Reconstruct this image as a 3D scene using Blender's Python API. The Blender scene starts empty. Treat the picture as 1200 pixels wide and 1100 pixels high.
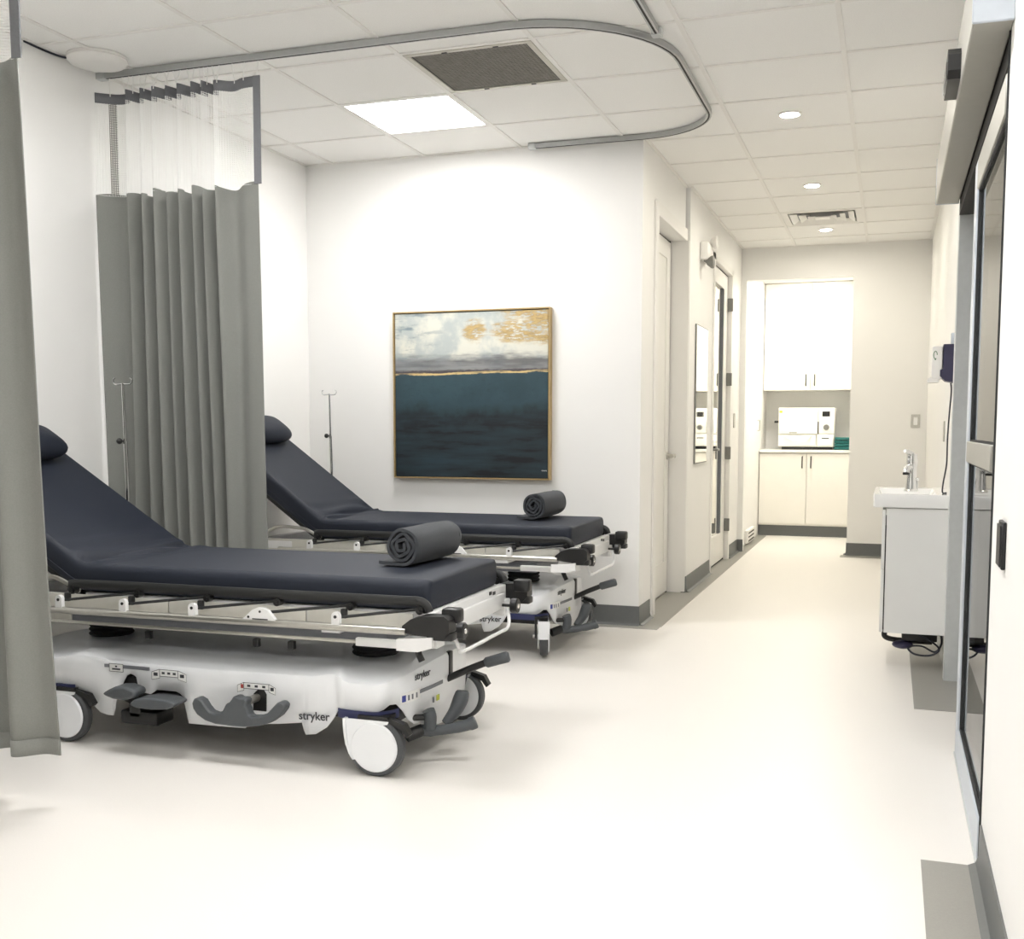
import bpy, bmesh, math, random
from mathutils import Vector, Matrix
random.seed(7)
PI = math.pi
C = bpy.context.scene.collection
S = bpy.context.scene

# ---------------------------------------------------------------- camera, world, exposure
F_PX, PPX, PPY = 1291.0, 600.0, 613.6
YAW, PITCH, ROLL = math.radians(-18.895), math.radians(-4.982), math.radians(0.026)
fwd = Vector((math.sin(YAW)*math.cos(PITCH), math.cos(YAW)*math.cos(PITCH), math.sin(PITCH)))
rgt = Vector((math.cos(YAW), -math.sin(YAW), 0)); upv = rgt.cross(fwd)
r2 = math.cos(ROLL)*rgt + math.sin(ROLL)*upv; u2 = -math.sin(ROLL)*rgt + math.cos(ROLL)*upv
cam_d = bpy.data.cameras.new('camera'); cam = bpy.data.objects.new('camera', cam_d); C.objects.link(cam)
cam_d.sensor_fit = 'HORIZONTAL'; cam_d.sensor_width = 36.0
cam_d.lens = F_PX/1200*36.0; cam_d.shift_y = (PPY-550)/1200; cam_d.shift_x = -(PPX-600)/1200
cam_d.clip_start = 0.05
cam.matrix_world = Matrix(((r2.x, u2.x, -fwd.x, 0), (r2.y, u2.y, -fwd.y, 0), (r2.z, u2.z, -fwd.z, 1.16), (0, 0, 0, 1)))
S.camera = cam
w = bpy.data.worlds.new('world'); S.world = w; w.use_nodes = True
w.node_tree.nodes['Background'].inputs[0].default_value = (0.9, 0.95, 1.0, 1)
w.node_tree.nodes['Background'].inputs[1].default_value = 0.6
S.view_settings.view_transform = 'Standard'; S.view_settings.look = 'None'
S.view_settings.gamma = 1.0; S.view_settings.use_curve_mapping = False
S.view_settings.exposure = 1.53
PANEL_L, PANEL_COL = 11.0, (1.0, 0.99, 0.985)
SPOT_L, SPOT_COL = 190.0, (1.0, 0.94, 0.82)
ZC = 2.80

# ---------------------------------------------------------------- materials
def lin(c):
    if isinstance(c, str):
        c = [int(c[i:i+2], 16)/255 for i in (0, 2, 4)]
        c = [x/12.92 if x <= .04045 else ((x+.055)/1.055)**2.4 for x in c]
    return tuple(c)
MATS = {}
def mat(name, col, rough=.5, metal=0, var=.04, scale=30, bump=0, bscale=200, coat=0, spec=.5, sheen=0):
    m = bpy.data.materials.new(name); m.use_nodes = True; nt = m.node_tree; b = nt.nodes['Principled BSDF']
    c = lin(col)
    tc = nt.nodes.new('ShaderNodeTexCoord')
    n = nt.nodes.new('ShaderNodeTexNoise'); n.inputs['Scale'].default_value = scale; n.inputs['Detail'].default_value = 4
    nt.links.new(tc.outputs['Object'], n.inputs['Vector'])
    r = nt.nodes.new('ShaderNodeValToRGB'); r.color_ramp.elements[0].position = .3; r.color_ramp.elements[1].position = .7
    r.color_ramp.elements[0].color = tuple(x*(1-var) for x in c)+(1,); r.color_ramp.elements[1].color = tuple(min(1, x*(1+var)) for x in c)+(1,)
    nt.links.new(n.outputs['Fac'], r.inputs['Fac']); nt.links.new(r.outputs['Color'], b.inputs['Base Color'])
    b.inputs['Roughness'].default_value = rough; b.inputs['Metallic'].default_value = metal
    b.inputs['Specular IOR Level'].default_value = spec
    if coat: b.inputs['Coat Weight'].default_value = coat
    if sheen: b.inputs['Sheen Weight'].default_value = sheen; b.inputs['Sheen Roughness'].default_value = .5
    if bump:
        n2 = nt.nodes.new('ShaderNodeTexNoise'); n2.inputs['Scale'].default_value = bscale; n2.inputs['Detail'].default_value = 3
        nt.links.new(tc.outputs['Object'], n2.inputs['Vector'])
        bp = nt.nodes.new('ShaderNodeBump'); bp.inputs['Strength'].default_value = bump; bp.inputs['Distance'].default_value = .004
        nt.links.new(n2.outputs['Fac'], bp.inputs['Height']); nt.links.new(bp.outputs['Normal'], b.inputs['Normal'])
    MATS[name] = m
    return m
def emit(name, col, strength):
    m = bpy.data.materials.new(name); m.use_nodes = True; nt = m.node_tree
    nt.nodes.remove(nt.nodes['Principled BSDF'])
    e = nt.nodes.new('ShaderNodeEmission'); e.inputs[0].default_value = tuple(col)+(1,); e.inputs[1].default_value = strength
    nt.links.new(e.outputs[0], nt.nodes['Material Output'].inputs[0]); MATS[name] = m
    return m
mat('wall_paint', 'f3f2ef', .6, var=.008, scale=3, bump=.05, bscale=400, spec=.3)
mat('ceiling_tile', 'f6f5f2', .8, var=.03, scale=180, bump=.12, bscale=350, spec=.2)
mat('grid_white', 'eeece8', .5, var=.01)
mat('floor_vinyl', 'e8e4de', .38, var=.02, scale=260, bump=.02, bscale=60, spec=.4)
mat('floor_grey', '98968f', .4, var=.04, scale=220, spec=.4)
mat('base_grey', '666867', .5, var=.03, scale=60)
mat('door_white', 'efede8', .45, var=.008, scale=5)
mat('trim_white', 'f0eeea', .45, var=.008, scale=5)
mat('dark_gap', '2a2927', .7, var=.05)
mat('alu', 'c9cccb', .45, .1, var=.03, scale=40)
mat('alu_light', 'c3cad2', .4, .2, var=.02, scale=40)
mat('alu_track', 'b4b6b6', .3, .6, var=.03, scale=60)
mat('header_paint', 'a3a199', .45, .2, var=.02, scale=30)
mat('chrome', 'e6e6e6', .12, 1, var=.01)
mat('steel', 'bdbbb4', .28, .9, var=.04, scale=50)
mat('mirror', 'eeeeea', .03, 1, var=.005)
mat('black_plastic', '191919', .42, var=.08, scale=80)
mat('black_rubber', '2b2c2d', .7, var=.08, scale=90)
mat('tyre', '4b4d4f', .6, var=.05)
mat('pedal_grey', '4f5356', .5, var=.05, scale=60)
mat('rail_black', '1f2020', .45, var=.05, scale=60)
mat('shell_white', 'eceef0', .32, var=.01, scale=8, coat=.2)
mat('frame_white', 'e9e9e8', .35, var=.01, scale=20)
mat('panel_beige', 'cfcdc4', .4, .15, var=.03, scale=30)
mat('blue_band', '2c3158', .4, var=.05)
mat('navy_sheet', '181f2d', .62, var=.06, scale=60, bump=.2, bscale=700)
mat('charcoal_fleece', '404347', .95, var=.14, scale=160, bump=.6, bscale=450, sheen=.1)
mat('curtain_grey', '858681', .85, var=.05, scale=240, bump=.25, bscale=900, sheen=.1)
mat('curtain_binding', '75767a', .8, var=.05, scale=200)
mat('nylon_white', 'f2f2ee', .5, var=.01)
mat('grille_grey', '84817a', .8, var=.12, scale=26, bump=.3, bscale=260)
mat('grille_frame', 'b5b1a6', .4, .3, var=.03)
mat('ceramic', 'f7f7f5', .12, var=.005, coat=.5)
mat('vanity_white', 'e9e9e6', .35, var=.008, scale=8)
mat('cabinet_white', 'f3f0e8', .4, var=.008, scale=6)
mat('counter_white', 'f4f2ee', .3, var=.01)
mat('navy_plastic', '2f2d4a', .45, var=.05)
mat('label_white', 'f4f4f2', .5, var=.01)
mat('label_ink', '3b3d42', .6, var=.02)
mat('label_red', 'b04a46', .6, var=.02)
mat('label_blue', '3c4690', .6, var=.02)
mat('stripe_grey', '77797f', .5, var=.03)
mat('logo_green', '4c7a4a', .5, var=.05)
mat('sticker_yellow', 'c9cf4e', .5, var=.05)
mat('teal_cloth', '1f6260', .9, var=.1, scale=120, bump=.3, bscale=300)
mat('gold_frame', 'b59c6e', .4, .3, var=.08, scale=40)
mat('auto_white', 'f6f5ee', .3, var=.008, coat=.2)
mat('dial_grey', '7d7d79', .4, .3, var=.05)
mat('handle_bronze', '5d5b54', .35, .5, var=.03)
mat('cable_dark', '20232f', .5, var=.05)
emit('panel_glow', PANEL_COL, PANEL_L)
emit('spot_glow', SPOT_COL, SPOT_L)
emit('niche_glow', (1.0, .95, .84), 19)
def glass_mat():
    m = bpy.data.materials.new('glass'); m.use_nodes = True; nt = m.node_tree
    nt.nodes.remove(nt.nodes['Principled BSDF'])
    n = nt.nodes.new('ShaderNodeTexNoise'); n.inputs['Scale'].default_value = 2
    g = nt.nodes.new('ShaderNodeBsdfGlossy'); g.inputs['Roughness'].default_value = .01
    t = nt.nodes.new('ShaderNodeBsdfTransparent'); t.inputs[0].default_value = (.86, .9, .89, 1)
    fr = nt.nodes.new('ShaderNodeFresnel'); fr.inputs[0].default_value = 1.55
    mx = nt.nodes.new('ShaderNodeMixShader')
    nt.links.new(fr.outputs[0], mx.inputs[0]); nt.links.new(t.outputs[0], mx.inputs[1]); nt.links.new(g.outputs[0], mx.inputs[2])
    nt.links.new(mx.outputs[0], nt.nodes['Material Output'].inputs[0]); MATS['glass'] = m
glass_mat()
def net_mat(name, cell, thr, col):
    m = bpy.data.materials.new(name); m.use_nodes = True; nt = m.node_tree; b = nt.nodes['Principled BSDF']
    b.inputs['Base Color'].default_value = lin(col)+(1,); b.inputs['Roughness'].default_value = .7
    tc = nt.nodes.new('ShaderNodeTexCoord'); sp = nt.nodes.new('ShaderNodeSeparateXYZ'); nt.links.new(tc.outputs['UV'], sp.inputs[0])
    outs = []
    for ax in ('X', 'Y'):
        a = nt.nodes.new('ShaderNodeMath'); a.operation = 'MULTIPLY'; a.inputs[1].default_value = 1/cell; nt.links.new(sp.outputs[ax], a.inputs[0])
        f = nt.nodes.new('ShaderNodeMath'); f.operation = 'FRACT'; nt.links.new(a.outputs[0], f.inputs[0])
        g = nt.nodes.new('ShaderNodeMath'); g.operation = 'LESS_THAN'; g.inputs[1].default_value = thr; nt.links.new(f.outputs[0], g.inputs[0])
        outs.append(g)
    mx = nt.nodes.new('ShaderNodeMath'); mx.operation = 'MAXIMUM'
    nt.links.new(outs[0].outputs[0], mx.inputs[0]); nt.links.new(outs[1].outputs[0], mx.inputs[1])
    nt.links.new(mx.outputs[0], b.inputs['Alpha']); MATS[name] = m
net_mat('net_white', .009, .22, 'f7f7f4')
net_mat('net_grey', .009, .4, '8d8d88')

# ---------------------------------------------------------------- helpers
class MB:
    def __init__(s): s.bm = bmesh.new()
    def box(s, x0, x1, y0, y1, z0, z1, bev=0, seg=2):
        m = Matrix.Translation(((x0+x1)/2, (y0+y1)/2, (z0+z1)/2)) @ Matrix.Diagonal((abs(x1-x0), abs(y1-y0), abs(z1-z0), 1))
        r = bmesh.ops.create_cube(s.bm, size=1, matrix=m)
        if bev:
            es = list({e for v in r['verts'] for e in v.link_edges})
            bmesh.ops.bevel(s.bm, geom=es, offset=bev, segments=seg, affect='EDGES', profile=.5)
        return s
    def obox(s, c, ax, ay, az, hx, hy, hz):           # oriented box
        c = Vector(c); ax = Vector(ax).normalized(); ay = Vector(ay).normalized(); az = Vector(az).normalized()
        M = Matrix(((ax.x*2*hx, ay.x*2*hy, az.x*2*hz, c.x), (ax.y*2*hx, ay.y*2*hy, az.y*2*hz, c.y), (ax.z*2*hx, ay.z*2*hy, az.z*2*hz, c.z), (0, 0, 0, 1)))
        bmesh.ops.create_cube(s.bm, size=1, matrix=M); return s
    def cyl(s, p0, p1, r, seg=14, rb=None, bev=0):
        p0 = Vector(p0); p1 = Vector(p1); d = p1-p0
        q = d.to_track_quat('Z', 'Y').to_matrix().to_4x4()
        bmesh.ops.create_cone(s.bm, cap_ends=True, segments=seg, radius1=r, radius2=r if rb is None else rb, depth=d.length,
                              matrix=Matrix.Translation((p0+p1)/2) @ q)
        return s
    def sph(s, c, r, sx=1, sy=1, sz=1, seg=14):
        bmesh.ops.create_uvsphere(s.bm, u_segments=seg, v_segments=max(6, seg//2+1), radius=r, matrix=Matrix.Translation(c) @ Matrix.Diagonal((sx, sy, sz, 1)))
        return s
    def tube(s, pts, r, seg=8, closed=False):
        pts = [Vector(p) for p in pts]; n = len(pts); rings = []; prev = None
        for i, p in enumerate(pts):
            a = pts[(i-1) % n] if (closed or i > 0) else p; b = pts[(i+1) % n] if (closed or i < n-1) else p
            t = (b-a).normalized()
            if prev is None:
                ref = Vector((0, 0, 1)) if abs(t.z) < .9 else Vector((1, 0, 0)); nrm = t.cross(ref).normalized()
            else:
                nrm = (prev - t*prev.dot(t)).normalized()
            prev = nrm; bn = t.cross(nrm); rr = r[i] if isinstance(r, (list, tuple)) else r
            rings.append([s.bm.verts.new(p + rr*(math.cos(2*PI*k/seg)*nrm + math.sin(2*PI*k/seg)*bn)) for k in range(seg)])
        for i in range(n if closed else n-1):
            A, B = rings[i], rings[(i+1) % n]
            for k in range(seg): s.bm.faces.new((A[k], A[(k+1) % seg], B[(k+1) % seg], B[k]))
        if not closed: s.bm.faces.new(rings[0][::-1]); s.bm.faces.new(rings[-1])
        return s
    def rsweep(s, pts, hw, h):                         # rectangular profile swept along a level path (x,y) at z: top z, height h
        pts = [Vector(p) for p in pts]; n = len(pts); rings = []
        for i, p in enumerate(pts):
            t = (pts[min(i+1, n-1)]-pts[max(i-1, 0)]).normalized(); nr = Vector((-t.y, t.x, 0))
            rings.append([s.bm.verts.new(p+nr*a+Vector((0, 0, b))) for a, b in ((-hw, 0), (hw, 0), (hw, -h), (-hw, -h))])
        for i in range(n-1):
            A, B = rings[i], rings[i+1]
            for k in range(4): s.bm.faces.new((A[k], A[(k+1) % 4], B[(k+1) % 4], B[k]))
        s.bm.faces.new(rings[0][::-1]); s.bm.faces.new(rings[-1]); return s
    def prism(s, poly, a, b, plane='xz'):
        def P(u, v, t): return {'xz': (u, t, v), 'xy': (u, v, t), 'yz': (t, u, v)}[plane]
        A = [s.bm.verts.new(P(u, v, a)) for u, v in poly]; B = [s.bm.verts.new(P(u, v, b)) for u, v in poly]; n = len(poly)
        s.bm.faces.new(A); s.bm.faces.new(B[::-1])
        for i in range(n): s.bm.faces.new((A[i], A[(i+1) % n], B[(i+1) % n], B[i]))
        return s
    def lathe(s, prof, c=(0, 0, 0), axis='z', seg=24):
        rings = []
        for r, h in prof:
            ring = []
            for k in range(seg):
                a = 2*PI*k/seg; u, v = r*math.cos(a), r*math.sin(a)
                p = {'z': (u, v, h), 'y': (u, h, v), 'x': (h, u, v)}[axis]
                ring.append(s.bm.verts.new((p[0]+c[0], p[1]+c[1], p[2]+c[2])))
            rings.append(ring)
        for A, B in zip(rings, rings[1:]):
            for k in range(seg): s.bm.faces.new((A[k], A[(k+1) % seg], B[(k+1) % seg], B[k]))
        s.bm.faces.new(rings[0][::-1]); s.bm.faces.new(rings[-1]); return s
    def grid(s, fn, nu, nv, closed_u=False):
        V = [[s.bm.verts.new(fn(i/(nu if closed_u else nu-1), j/(nv-1))) for i in range(nu)] for j in range(nv)]
        for j in range(nv-1):
            for i in range(nu if closed_u else nu-1):
                k = (i+1) % nu
                s.bm.faces.new((V[j][i], V[j][k], V[j+1][k], V[j+1][i]))
        return V
    def mesh(s, name, smooth=True, fix=True):
        if fix: bmesh.ops.recalc_face_normals(s.bm, faces=s.bm.faces)
        me = bpy.data.meshes.new(name); s.bm.to_mesh(me); s.bm.free()
        if smooth:
            me.shade_smooth(); me.set_sharp_from_angle(angle=math.radians(38))
        return me
def tag(o, label=None, cat=None, group=None, kind=None):
    for k, v in (('label', label), ('category', cat), ('group', group), ('kind', kind)):
        if v: o[k] = v
    return o
def link(name, me, m, parent=None, loc=None, rot=None):
    o = bpy.data.objects.new(name, me); C.objects.link(o)
    if m and not me.materials: me.materials.append(MATS[m])
    if parent: o.parent = parent
    if loc: o.location = loc
    if rot: o.rotation_euler = rot
    return o
def obj(name, mb, m, parent=None, smooth=True, loc=None, rot=None, fix=True):
    return link(name, mb.mesh(name, smooth, fix), m, parent, loc, rot)
def thing(name, label, cat, loc=(0, 0, 0), rotz=0, group=None):
    o = bpy.data.objects.new(name, None); C.objects.link(o); o.empty_display_size = .1
    o.location = loc; o.rotation_euler = (0, 0, rotz); return tag(o, label, cat, group)
def struct(name, mb, m, label=None, parent=None, smooth=True):
    o = obj(name, mb, m, parent, smooth)
    if not parent: tag(o, label, kind='structure')
    return o
def text(name, body, size, m, parent, loc, rot, bold=0.0, extrude=.0006, sx=1.0, shear=0):
    cu = bpy.data.curves.new(name, 'FONT'); cu.body = body; cu.size = size; cu.extrude = extrude; cu.offset = bold; cu.shear = shear
    cu.align_x = 'LEFT'; tmp = bpy.data.objects.new('tmp_text', cu); C.objects.link(tmp)
    me = bpy.data.meshes.new_from_object(tmp.evaluated_get(bpy.context.evaluated_depsgraph_get()))
    bpy.data.objects.remove(tmp); me.name = name; me.materials.clear()
    o = link(name, me, m, parent, loc, rot); o.scale = (sx, 1, 1); return o
def catmull(pts, n):
    out = []; P = [pts[0]]+list(pts)+[pts[-1]]
    for i in range(1, len(P)-2):
        for k in range(n):
            t = k/n
            out.append(tuple(.5*((2*b)+(-a+c)*t+(2*a-5*b+4*c-d)*t*t+(-a+3*b-3*c+d)*t**3) for a, b, c, d in zip(P[i-1], P[i], P[i+1], P[i+2])))
    out.append(tuple(pts[-1])); return out
def interp(tab, x):
    if x <= tab[0][0]: return tab[0][1]
    for (a, u), (b, v) in zip(tab, tab[1:]):
        if x <= b: return u+(v-u)*(x-a)/(b-a) if b > a else v
    return tab[-1][1]

# ================================================================ SETTING
XL, YB, XC, XC2 = -3.53, 6.30, -1.37, -1.34          # bay left wall, bay back wall, corridor left wall, stepped-out part
XR, XN, YE, YN = .30, .258, 10.45, 12.80             # right wall beyond, near right wall, end wall, niche back
D1A, D1B, D1H = 6.72, 7.68, 2.44
D2A, D2B, D2H = 8.80, 9.78, 2.47
floor = struct('floor', MB().box(-3.65, 2.1, -3.1, 12.95, -.05, 0), 'floor_vinyl', 'cream vinyl floor with grey borders along the walls')
ST = .0025
obj('floor_border', MB().box(XL, XC+.13, YB-.10, YB, -.01, ST).box(XC-.1, XC+.135, YB, 12.1, -.01, ST), 'floor_grey', floor, False)
obj('floor_border', MB().box(-.40, .42, YE-.16, YE, -.01, ST), 'floor_grey', floor, False)
obj('floor_border', MB().box(.125, .45, 4.78, YE-.165, -.01, ST), 'floor_grey', floor, False)
obj('floor_border', MB().box(.11, .30, -3, 3.08, -.01, ST), 'floor_grey', floor, False)
struct('wall_left', MB().box(XL-.12, XL, -3.1, 6.42, 0, 2.86), 'wall_paint', 'white wall at the head end of both stretchers')
struct('wall_bay', MB().box(XL-.12, XC, YB, YB+.12, 0, 2.86), 'wall_paint', 'white wall that carries the abstract painting')
struct('wall_corridor', MB().box(XC-.12, XC, YB+.12, D1A, 0, 2.86).box(XC-.12, XC, D1A, D1B, D1H, 2.86)
       .box(XC-.15, XC2, D1B+.02, D2A, 0, 2.86).box(XC-.15, XC2, D2A, D2B, D2H, 2.86).box(XC-.15, XC2, D2B, YE+.12, 0, 2.86), 'wall_paint', 'left wall of the corridor with two white doors')
struct('wall_end', MB().box(XC2, -1.29, YE, YE+.12, 0, 2.86).box(-.35, .42, YE, YE+.12, 0, 2.86).box(-1.29, -.35, YE, YE+.12, 2.51, 2.86), 'wall_paint', 'corridor end wall with the bright cabinet niche opening')
struct('wall_niche', MB().box(-1.45, -1.335, YE+.12, YN+.1, 0, 2.86).box(-.33, -.2, YE+.12, YN+.1, 0, 2.86).box(-1.335, -.33, YN, YN+.1, 0, 2.86), 'wall_paint', 'walls of the cabinet niche')
struct('wall_right', MB().box(XR, XR+.12, 5.42, YE+.12, 0, 2.86).box(XR, XR+.12, 3.1, 5.42, 2.2, 2.86).box(XN, XN+.16, -3.1, 3.1, 0, 2.86), 'wall_paint', 'white right wall either side of the glass sliding door')
struct('wall_rear', MB().box(-3.65, .42, -3.2, -3.1, 0, 2.86), 'wall_paint', 'white wall behind the viewer')
struct('wall_vestibule', MB().box(2.0, 2.1, -3.1, 12.9, 0, 2.86).box(.42, 2.0, 10.5, 10.6, 0, 2.86).box(.42, 2.0, -.1, 0, 0, 2.86), 'wall_paint', 'white wall of the passage beyond the glass sliding door')

# cove baseboards
def cove(mb, p0, p1, nrm, h=.115):                    # profile: thin upright that flares into the floor
    p0 = Vector(p0+(0,)); p1 = Vector(p1+(0,)); n = Vector(nrm+(0,))
    prof = [(0, h), (.005, h), (.006, .03), (.012, .012), (.03, .003), (.03, 0), (0, 0)]
    A = [mb.bm.verts.new(p0+n*a+Vector((0, 0, b))) for a, b in prof]; B = [mb.bm.verts.new(p1+n*a+Vector((0, 0, b))) for a, b in prof]
    k = len(prof); mb.bm.faces.new(A); mb.bm.faces.new(B[::-1])
    for i in range(k): mb.bm.faces.new((A[i], A[(i+1) % k], B[(i+1) % k], B[i]))
def baseboard(name, segs, label):
    mb = MB()
    for a, b, n in segs: cove(mb, a, b, n)
    struct(name, mb, 'base_grey', label)
baseboard('baseboard_bay', [((XL, YB), (XC+.005, YB), (0, -1)), ((XC, YB-.005), (XC, 6.60), (1, 0))], 'dark grey cove base below the painting wall')
baseboard('baseboard_left', [((XL, -3), (XL, YB), (1, 0))], 'dark grey cove base along the head wall')
baseboard('baseboard_corridor', [((XC, D1B+.02), (XC2+.005, D1B+.02), (0, -1)), ((XC2, D1B+.015), (XC2, D2A-.05), (1, 0)), ((XC2, D2B+.05), (XC2, YE), (1, 0))], 'dark grey cove base along the corridor doors')
baseboard('baseboard_end', [((XC2, YE), (-1.285, YE), (0, -1)), ((-.355, YE), (XR, YE), (0, -1)), ((-.35, YE), (-.35, YE+.12), (-1, 0))], 'dark grey cove base of the corridor end wall')
baseboard('baseboard_right', [((XN, -3), (XN, 3.08), (-1, 0)), ((XR, 5.45), (XR, YE), (-1, 0))], 'dark grey cove base of the right wall')

# ceiling: slab + tiles + grid bars
ceil = struct('ceiling', MB().box(-3.65, 2.1, -3.1, 12.95, ZC+.03, ZC+.10), 'ceiling_tile', 'suspended ceiling of white lay-in tiles in a white grid')
XS = [XL, -3.34, -2.72, -2.10, -1.48, -.86, -.24, .29]
YS0 = [5.19+.605*i for i in range(-14, 9)]
YS = [y for y in YS0 if y > -3.0] + [YE]
YS = [-3.1]+YS
HOLES = {}
def cell(x, y):
    i = max(k for k in range(len(XS)-1) if XS[k] <= x+1e-6); j = max(k for k in range(len(YS)-1) if YS[k] <= y+1e-6); return i, j
panels = [(-2.5, 5.4), (-2.5, 3.0), (-.5, 3.0), (-.5, .7), (-1.2, -1.1)]  # first panel is in view; the others are unseen, added to light the room
for p in panels: HOLES[cell(*p)] = 'panel'
HOLES[cell(-1.8, 4.9)] = 'vent'; HOLES[cell(-.5, 9.1)] = 'diffuser'
tile_cache = {}
for i in range(len(XS)-1):
    for j in range(len(YS)-1):
        if (i, j) in HOLES: continue
        x0, x1, y0, y1 = XS[i], XS[i+1], YS[j], YS[j+1]
        if y0 > YB and x1 < XC-.05: continue
        if i == 3 and y0 >= YB-.1: x0 = max(x0, XC-.02) if y0 > YB else x0
        key = (round(x1-x0, 3), round(y1-y0, 3))
        if key not in tile_cache:
            tile_cache[key] = MB().box(-key[0]/2+.004, key[0]/2-.004, -key[1]/2+.004, key[1]/2-.004, 0, .014, .003, 1).mesh('ceiling_tile', False)
        o = link('ceiling_tile', tile_cache[key], 'ceiling_tile', ceil, ((x0+x1)/2, (y0+y1)/2, ZC+.001))
for x in XS[1:-1]:
    y1 = YB if x < XC else YE
    obj('grid_bar', MB().box(x-.011, x+.011, -3.1, y1, ZC-.004, ZC+.02), 'grid_white', ceil, False)
for y in YS[1:-1]:
    obj('grid_bar', MB().box(XL if y < YB else XC, XR, y-.011, y+.011, ZC-.0035, ZC+.02), 'grid_white', ceil, False)
for (a, b, c_, d) in ((XL, XL+.02, -3.1, YB), (XL, XC, YB-.02, YB), (XC, XC+.02, YB, D1B), (XC2, XC2+.02, D1B, YE), (XC2, XR, YE-.02, YE), (XR-.025, XR, 3.1, YE)):
    obj('wall_angle', MB().box(a, b, c_, d, ZC-.005, ZC+.01), 'grid_white', ceil, False)
struct('ceiling_niche', MB().box(-1.335, -.33, YE+.12, YN, 2.72, 2.80), 'wall_paint', 'plain white ceiling of the niche')
o = thing('ceiling_light', 'small flat light panel in the niche ceiling above the sterilizer', 'ceiling light', (-.84, 11.45, 2.715))
obj('frame', MB().box(-.32, .32, -.17, .17, -.008, .004, .003), 'trim_white', o)
obj('diffuser', MB().box(-.30, .30, -.15, .15, -.011, -.007), 'niche_glow', o, False)

# ---------------------------------------------------------------- ceiling fixtures
PL = ['glowing square light panel in the ceiling above the farther stretcher', 'unseen square light panel added in the ceiling above the nearer stretcher',
      'unseen square light panel added in the ceiling over the open floor by the sliding door', 'unseen square ceiling light panel added directly above the viewer',
      'unseen square ceiling light panel added behind the viewer']
for p, lb in zip(panels, PL):
    i, j = cell(*p); x0, x1, y0, y1 = XS[i], XS[i+1], YS[j], YS[j+1]; hx, hy = (x1-x0)/2-.012, (y1-y0)/2-.012
    t = thing('ceiling_light', lb, 'ceiling light', ((x0+x1)/2, (y0+y1)/2, ZC), group='square light panels in the ceiling grid')
    fr = MB()
    for a, b, c_, d in ((-hx, hx, -hy, -hy+.015), (-hx, hx, hy-.015, hy), (-hx, -hx+.015, -hy+.015, hy-.015), (hx-.015, hx, -hy+.015, hy-.015)): fr.box(a, b, c_, d, -.003, .02)
    obj('frame', fr, 'trim_white', t, False)
    obj('diffuser', MB().box(-hx+.015, hx-.015, -hy+.015, hy-.015, 0, .012), 'panel_glow', t, False)
i, j = cell(-1.8, 4.9); x0, x1, y0, y1 = XS[i], XS[i+1], YS[j], YS[j+1]; hx, hy = (x1-x0)/2-.012, (y1-y0)/2-.012
t = thing('return_vent', 'dark grey square return air grille beside the ceiling light panel', 'vent', ((x0+x1)/2, (y0+y1)/2, ZC))
fr = MB()
for a, b, c_, d in ((-hx, hx, -hy, -hy+.028), (-hx, hx, hy-.028, hy), (-hx, -hx+.028, -hy+.028, hy-.028), (hx-.028, hx, -hy+.028, hy-.028)): fr.box(a, b, c_, d, -.006, .02, .002, 1)
obj('frame', fr, 'grille_frame', t)
gp = MB()
for a, b, c_, d in ((-hx+.034, hx-.034, -hy+.028, -hy+.034), (-hx+.034, hx-.034, hy-.034, hy-.028), (-hx+.028, -hx+.034, -hy+.028, hy-.028), (hx-.034, hx-.028, -hy+.028, hy-.028)): gp.box(a, b, c_, d, -.002, .01)
obj('gasket', gp, 'dark_gap', t, False)
g = MB().box(-hx+.034, hx-.034, -hy+.034, hy-.034, .004, .016)
obj('backing', g, 'dark_gap', t, False)
g = MB()
n = 30
for k in range(n):
    yy = -hy+.036+(2*hy-.072)*k/(n-1); g.box(-hx+.034, hx-.034, yy-.0045, yy+.0045, -.002, .006)
    xx = -hx+.036+(2*hx-.072)*k/(n-1); g.box(xx-.0045, xx+.0045, -hy+.034, hy-.034, -.001, .006)
tag(obj('grille', g, 'grille_grey', t, False), kind='stuff')
for sx in (-.35, .45):
    for sy in (-1, 1): obj('latch', MB().box(sx*hx-.012, sx*hx+.012, sy*(hy-.02)-.004, sy*(hy-.02)+.004, -.009, 0), 'black_plastic', t, False)
i, j = cell(-.5, 9.1); x0, x1, y0, y1 = XS[i], XS[i+1], YS[j], YS[j+1]; hx, hy = (x1-x0)/2-.011, (y1-y0)/2-.011
t = thing('supply_diffuser', 'white louvred supply air diffuser in the corridor ceiling', 'vent', ((x0+x1)/2, (y0+y1)/2, ZC))
def sqring(mb, a, b, za, zb):
    A = [mb.bm.verts.new((sx*a, sy*a*hy/hx, za)) for sx, sy in ((-1, -1), (1, -1), (1, 1), (-1, 1))]; B = [mb.bm.verts.new((sx*b, sy*b*hy/hx, zb)) for sx, sy in ((-1, -1), (1, -1), (1, 1), (-1, 1))]
    for k in range(4): mb.bm.faces.new((A[k], A[(k+1) % 4], B[(k+1) % 4], B[k]))
m = MB(); sqring(m, hx, hx*.84, 0, 0); sqring(m, hx*.84, hx*.80, 0, .03); obj('frame', m, 'grid_white', t, False)
obj('duct', MB().box(-hx*.8, hx*.8, -hy*.8, hy*.8, .025, .029), 'stripe_grey', t, False)
for k, a in enumerate((.8, .58, .36)):
    m = MB(); sqring(m, hx*a, hx*(a-.16), -.006, .02); obj('louvre', m, 'trim_white', t, False)
obj('centre_plate', MB().box(-hx*.18, hx*.18, -hy*.18, hy*.18, -.006, -.002), 'trim_white', t, False)
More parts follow.
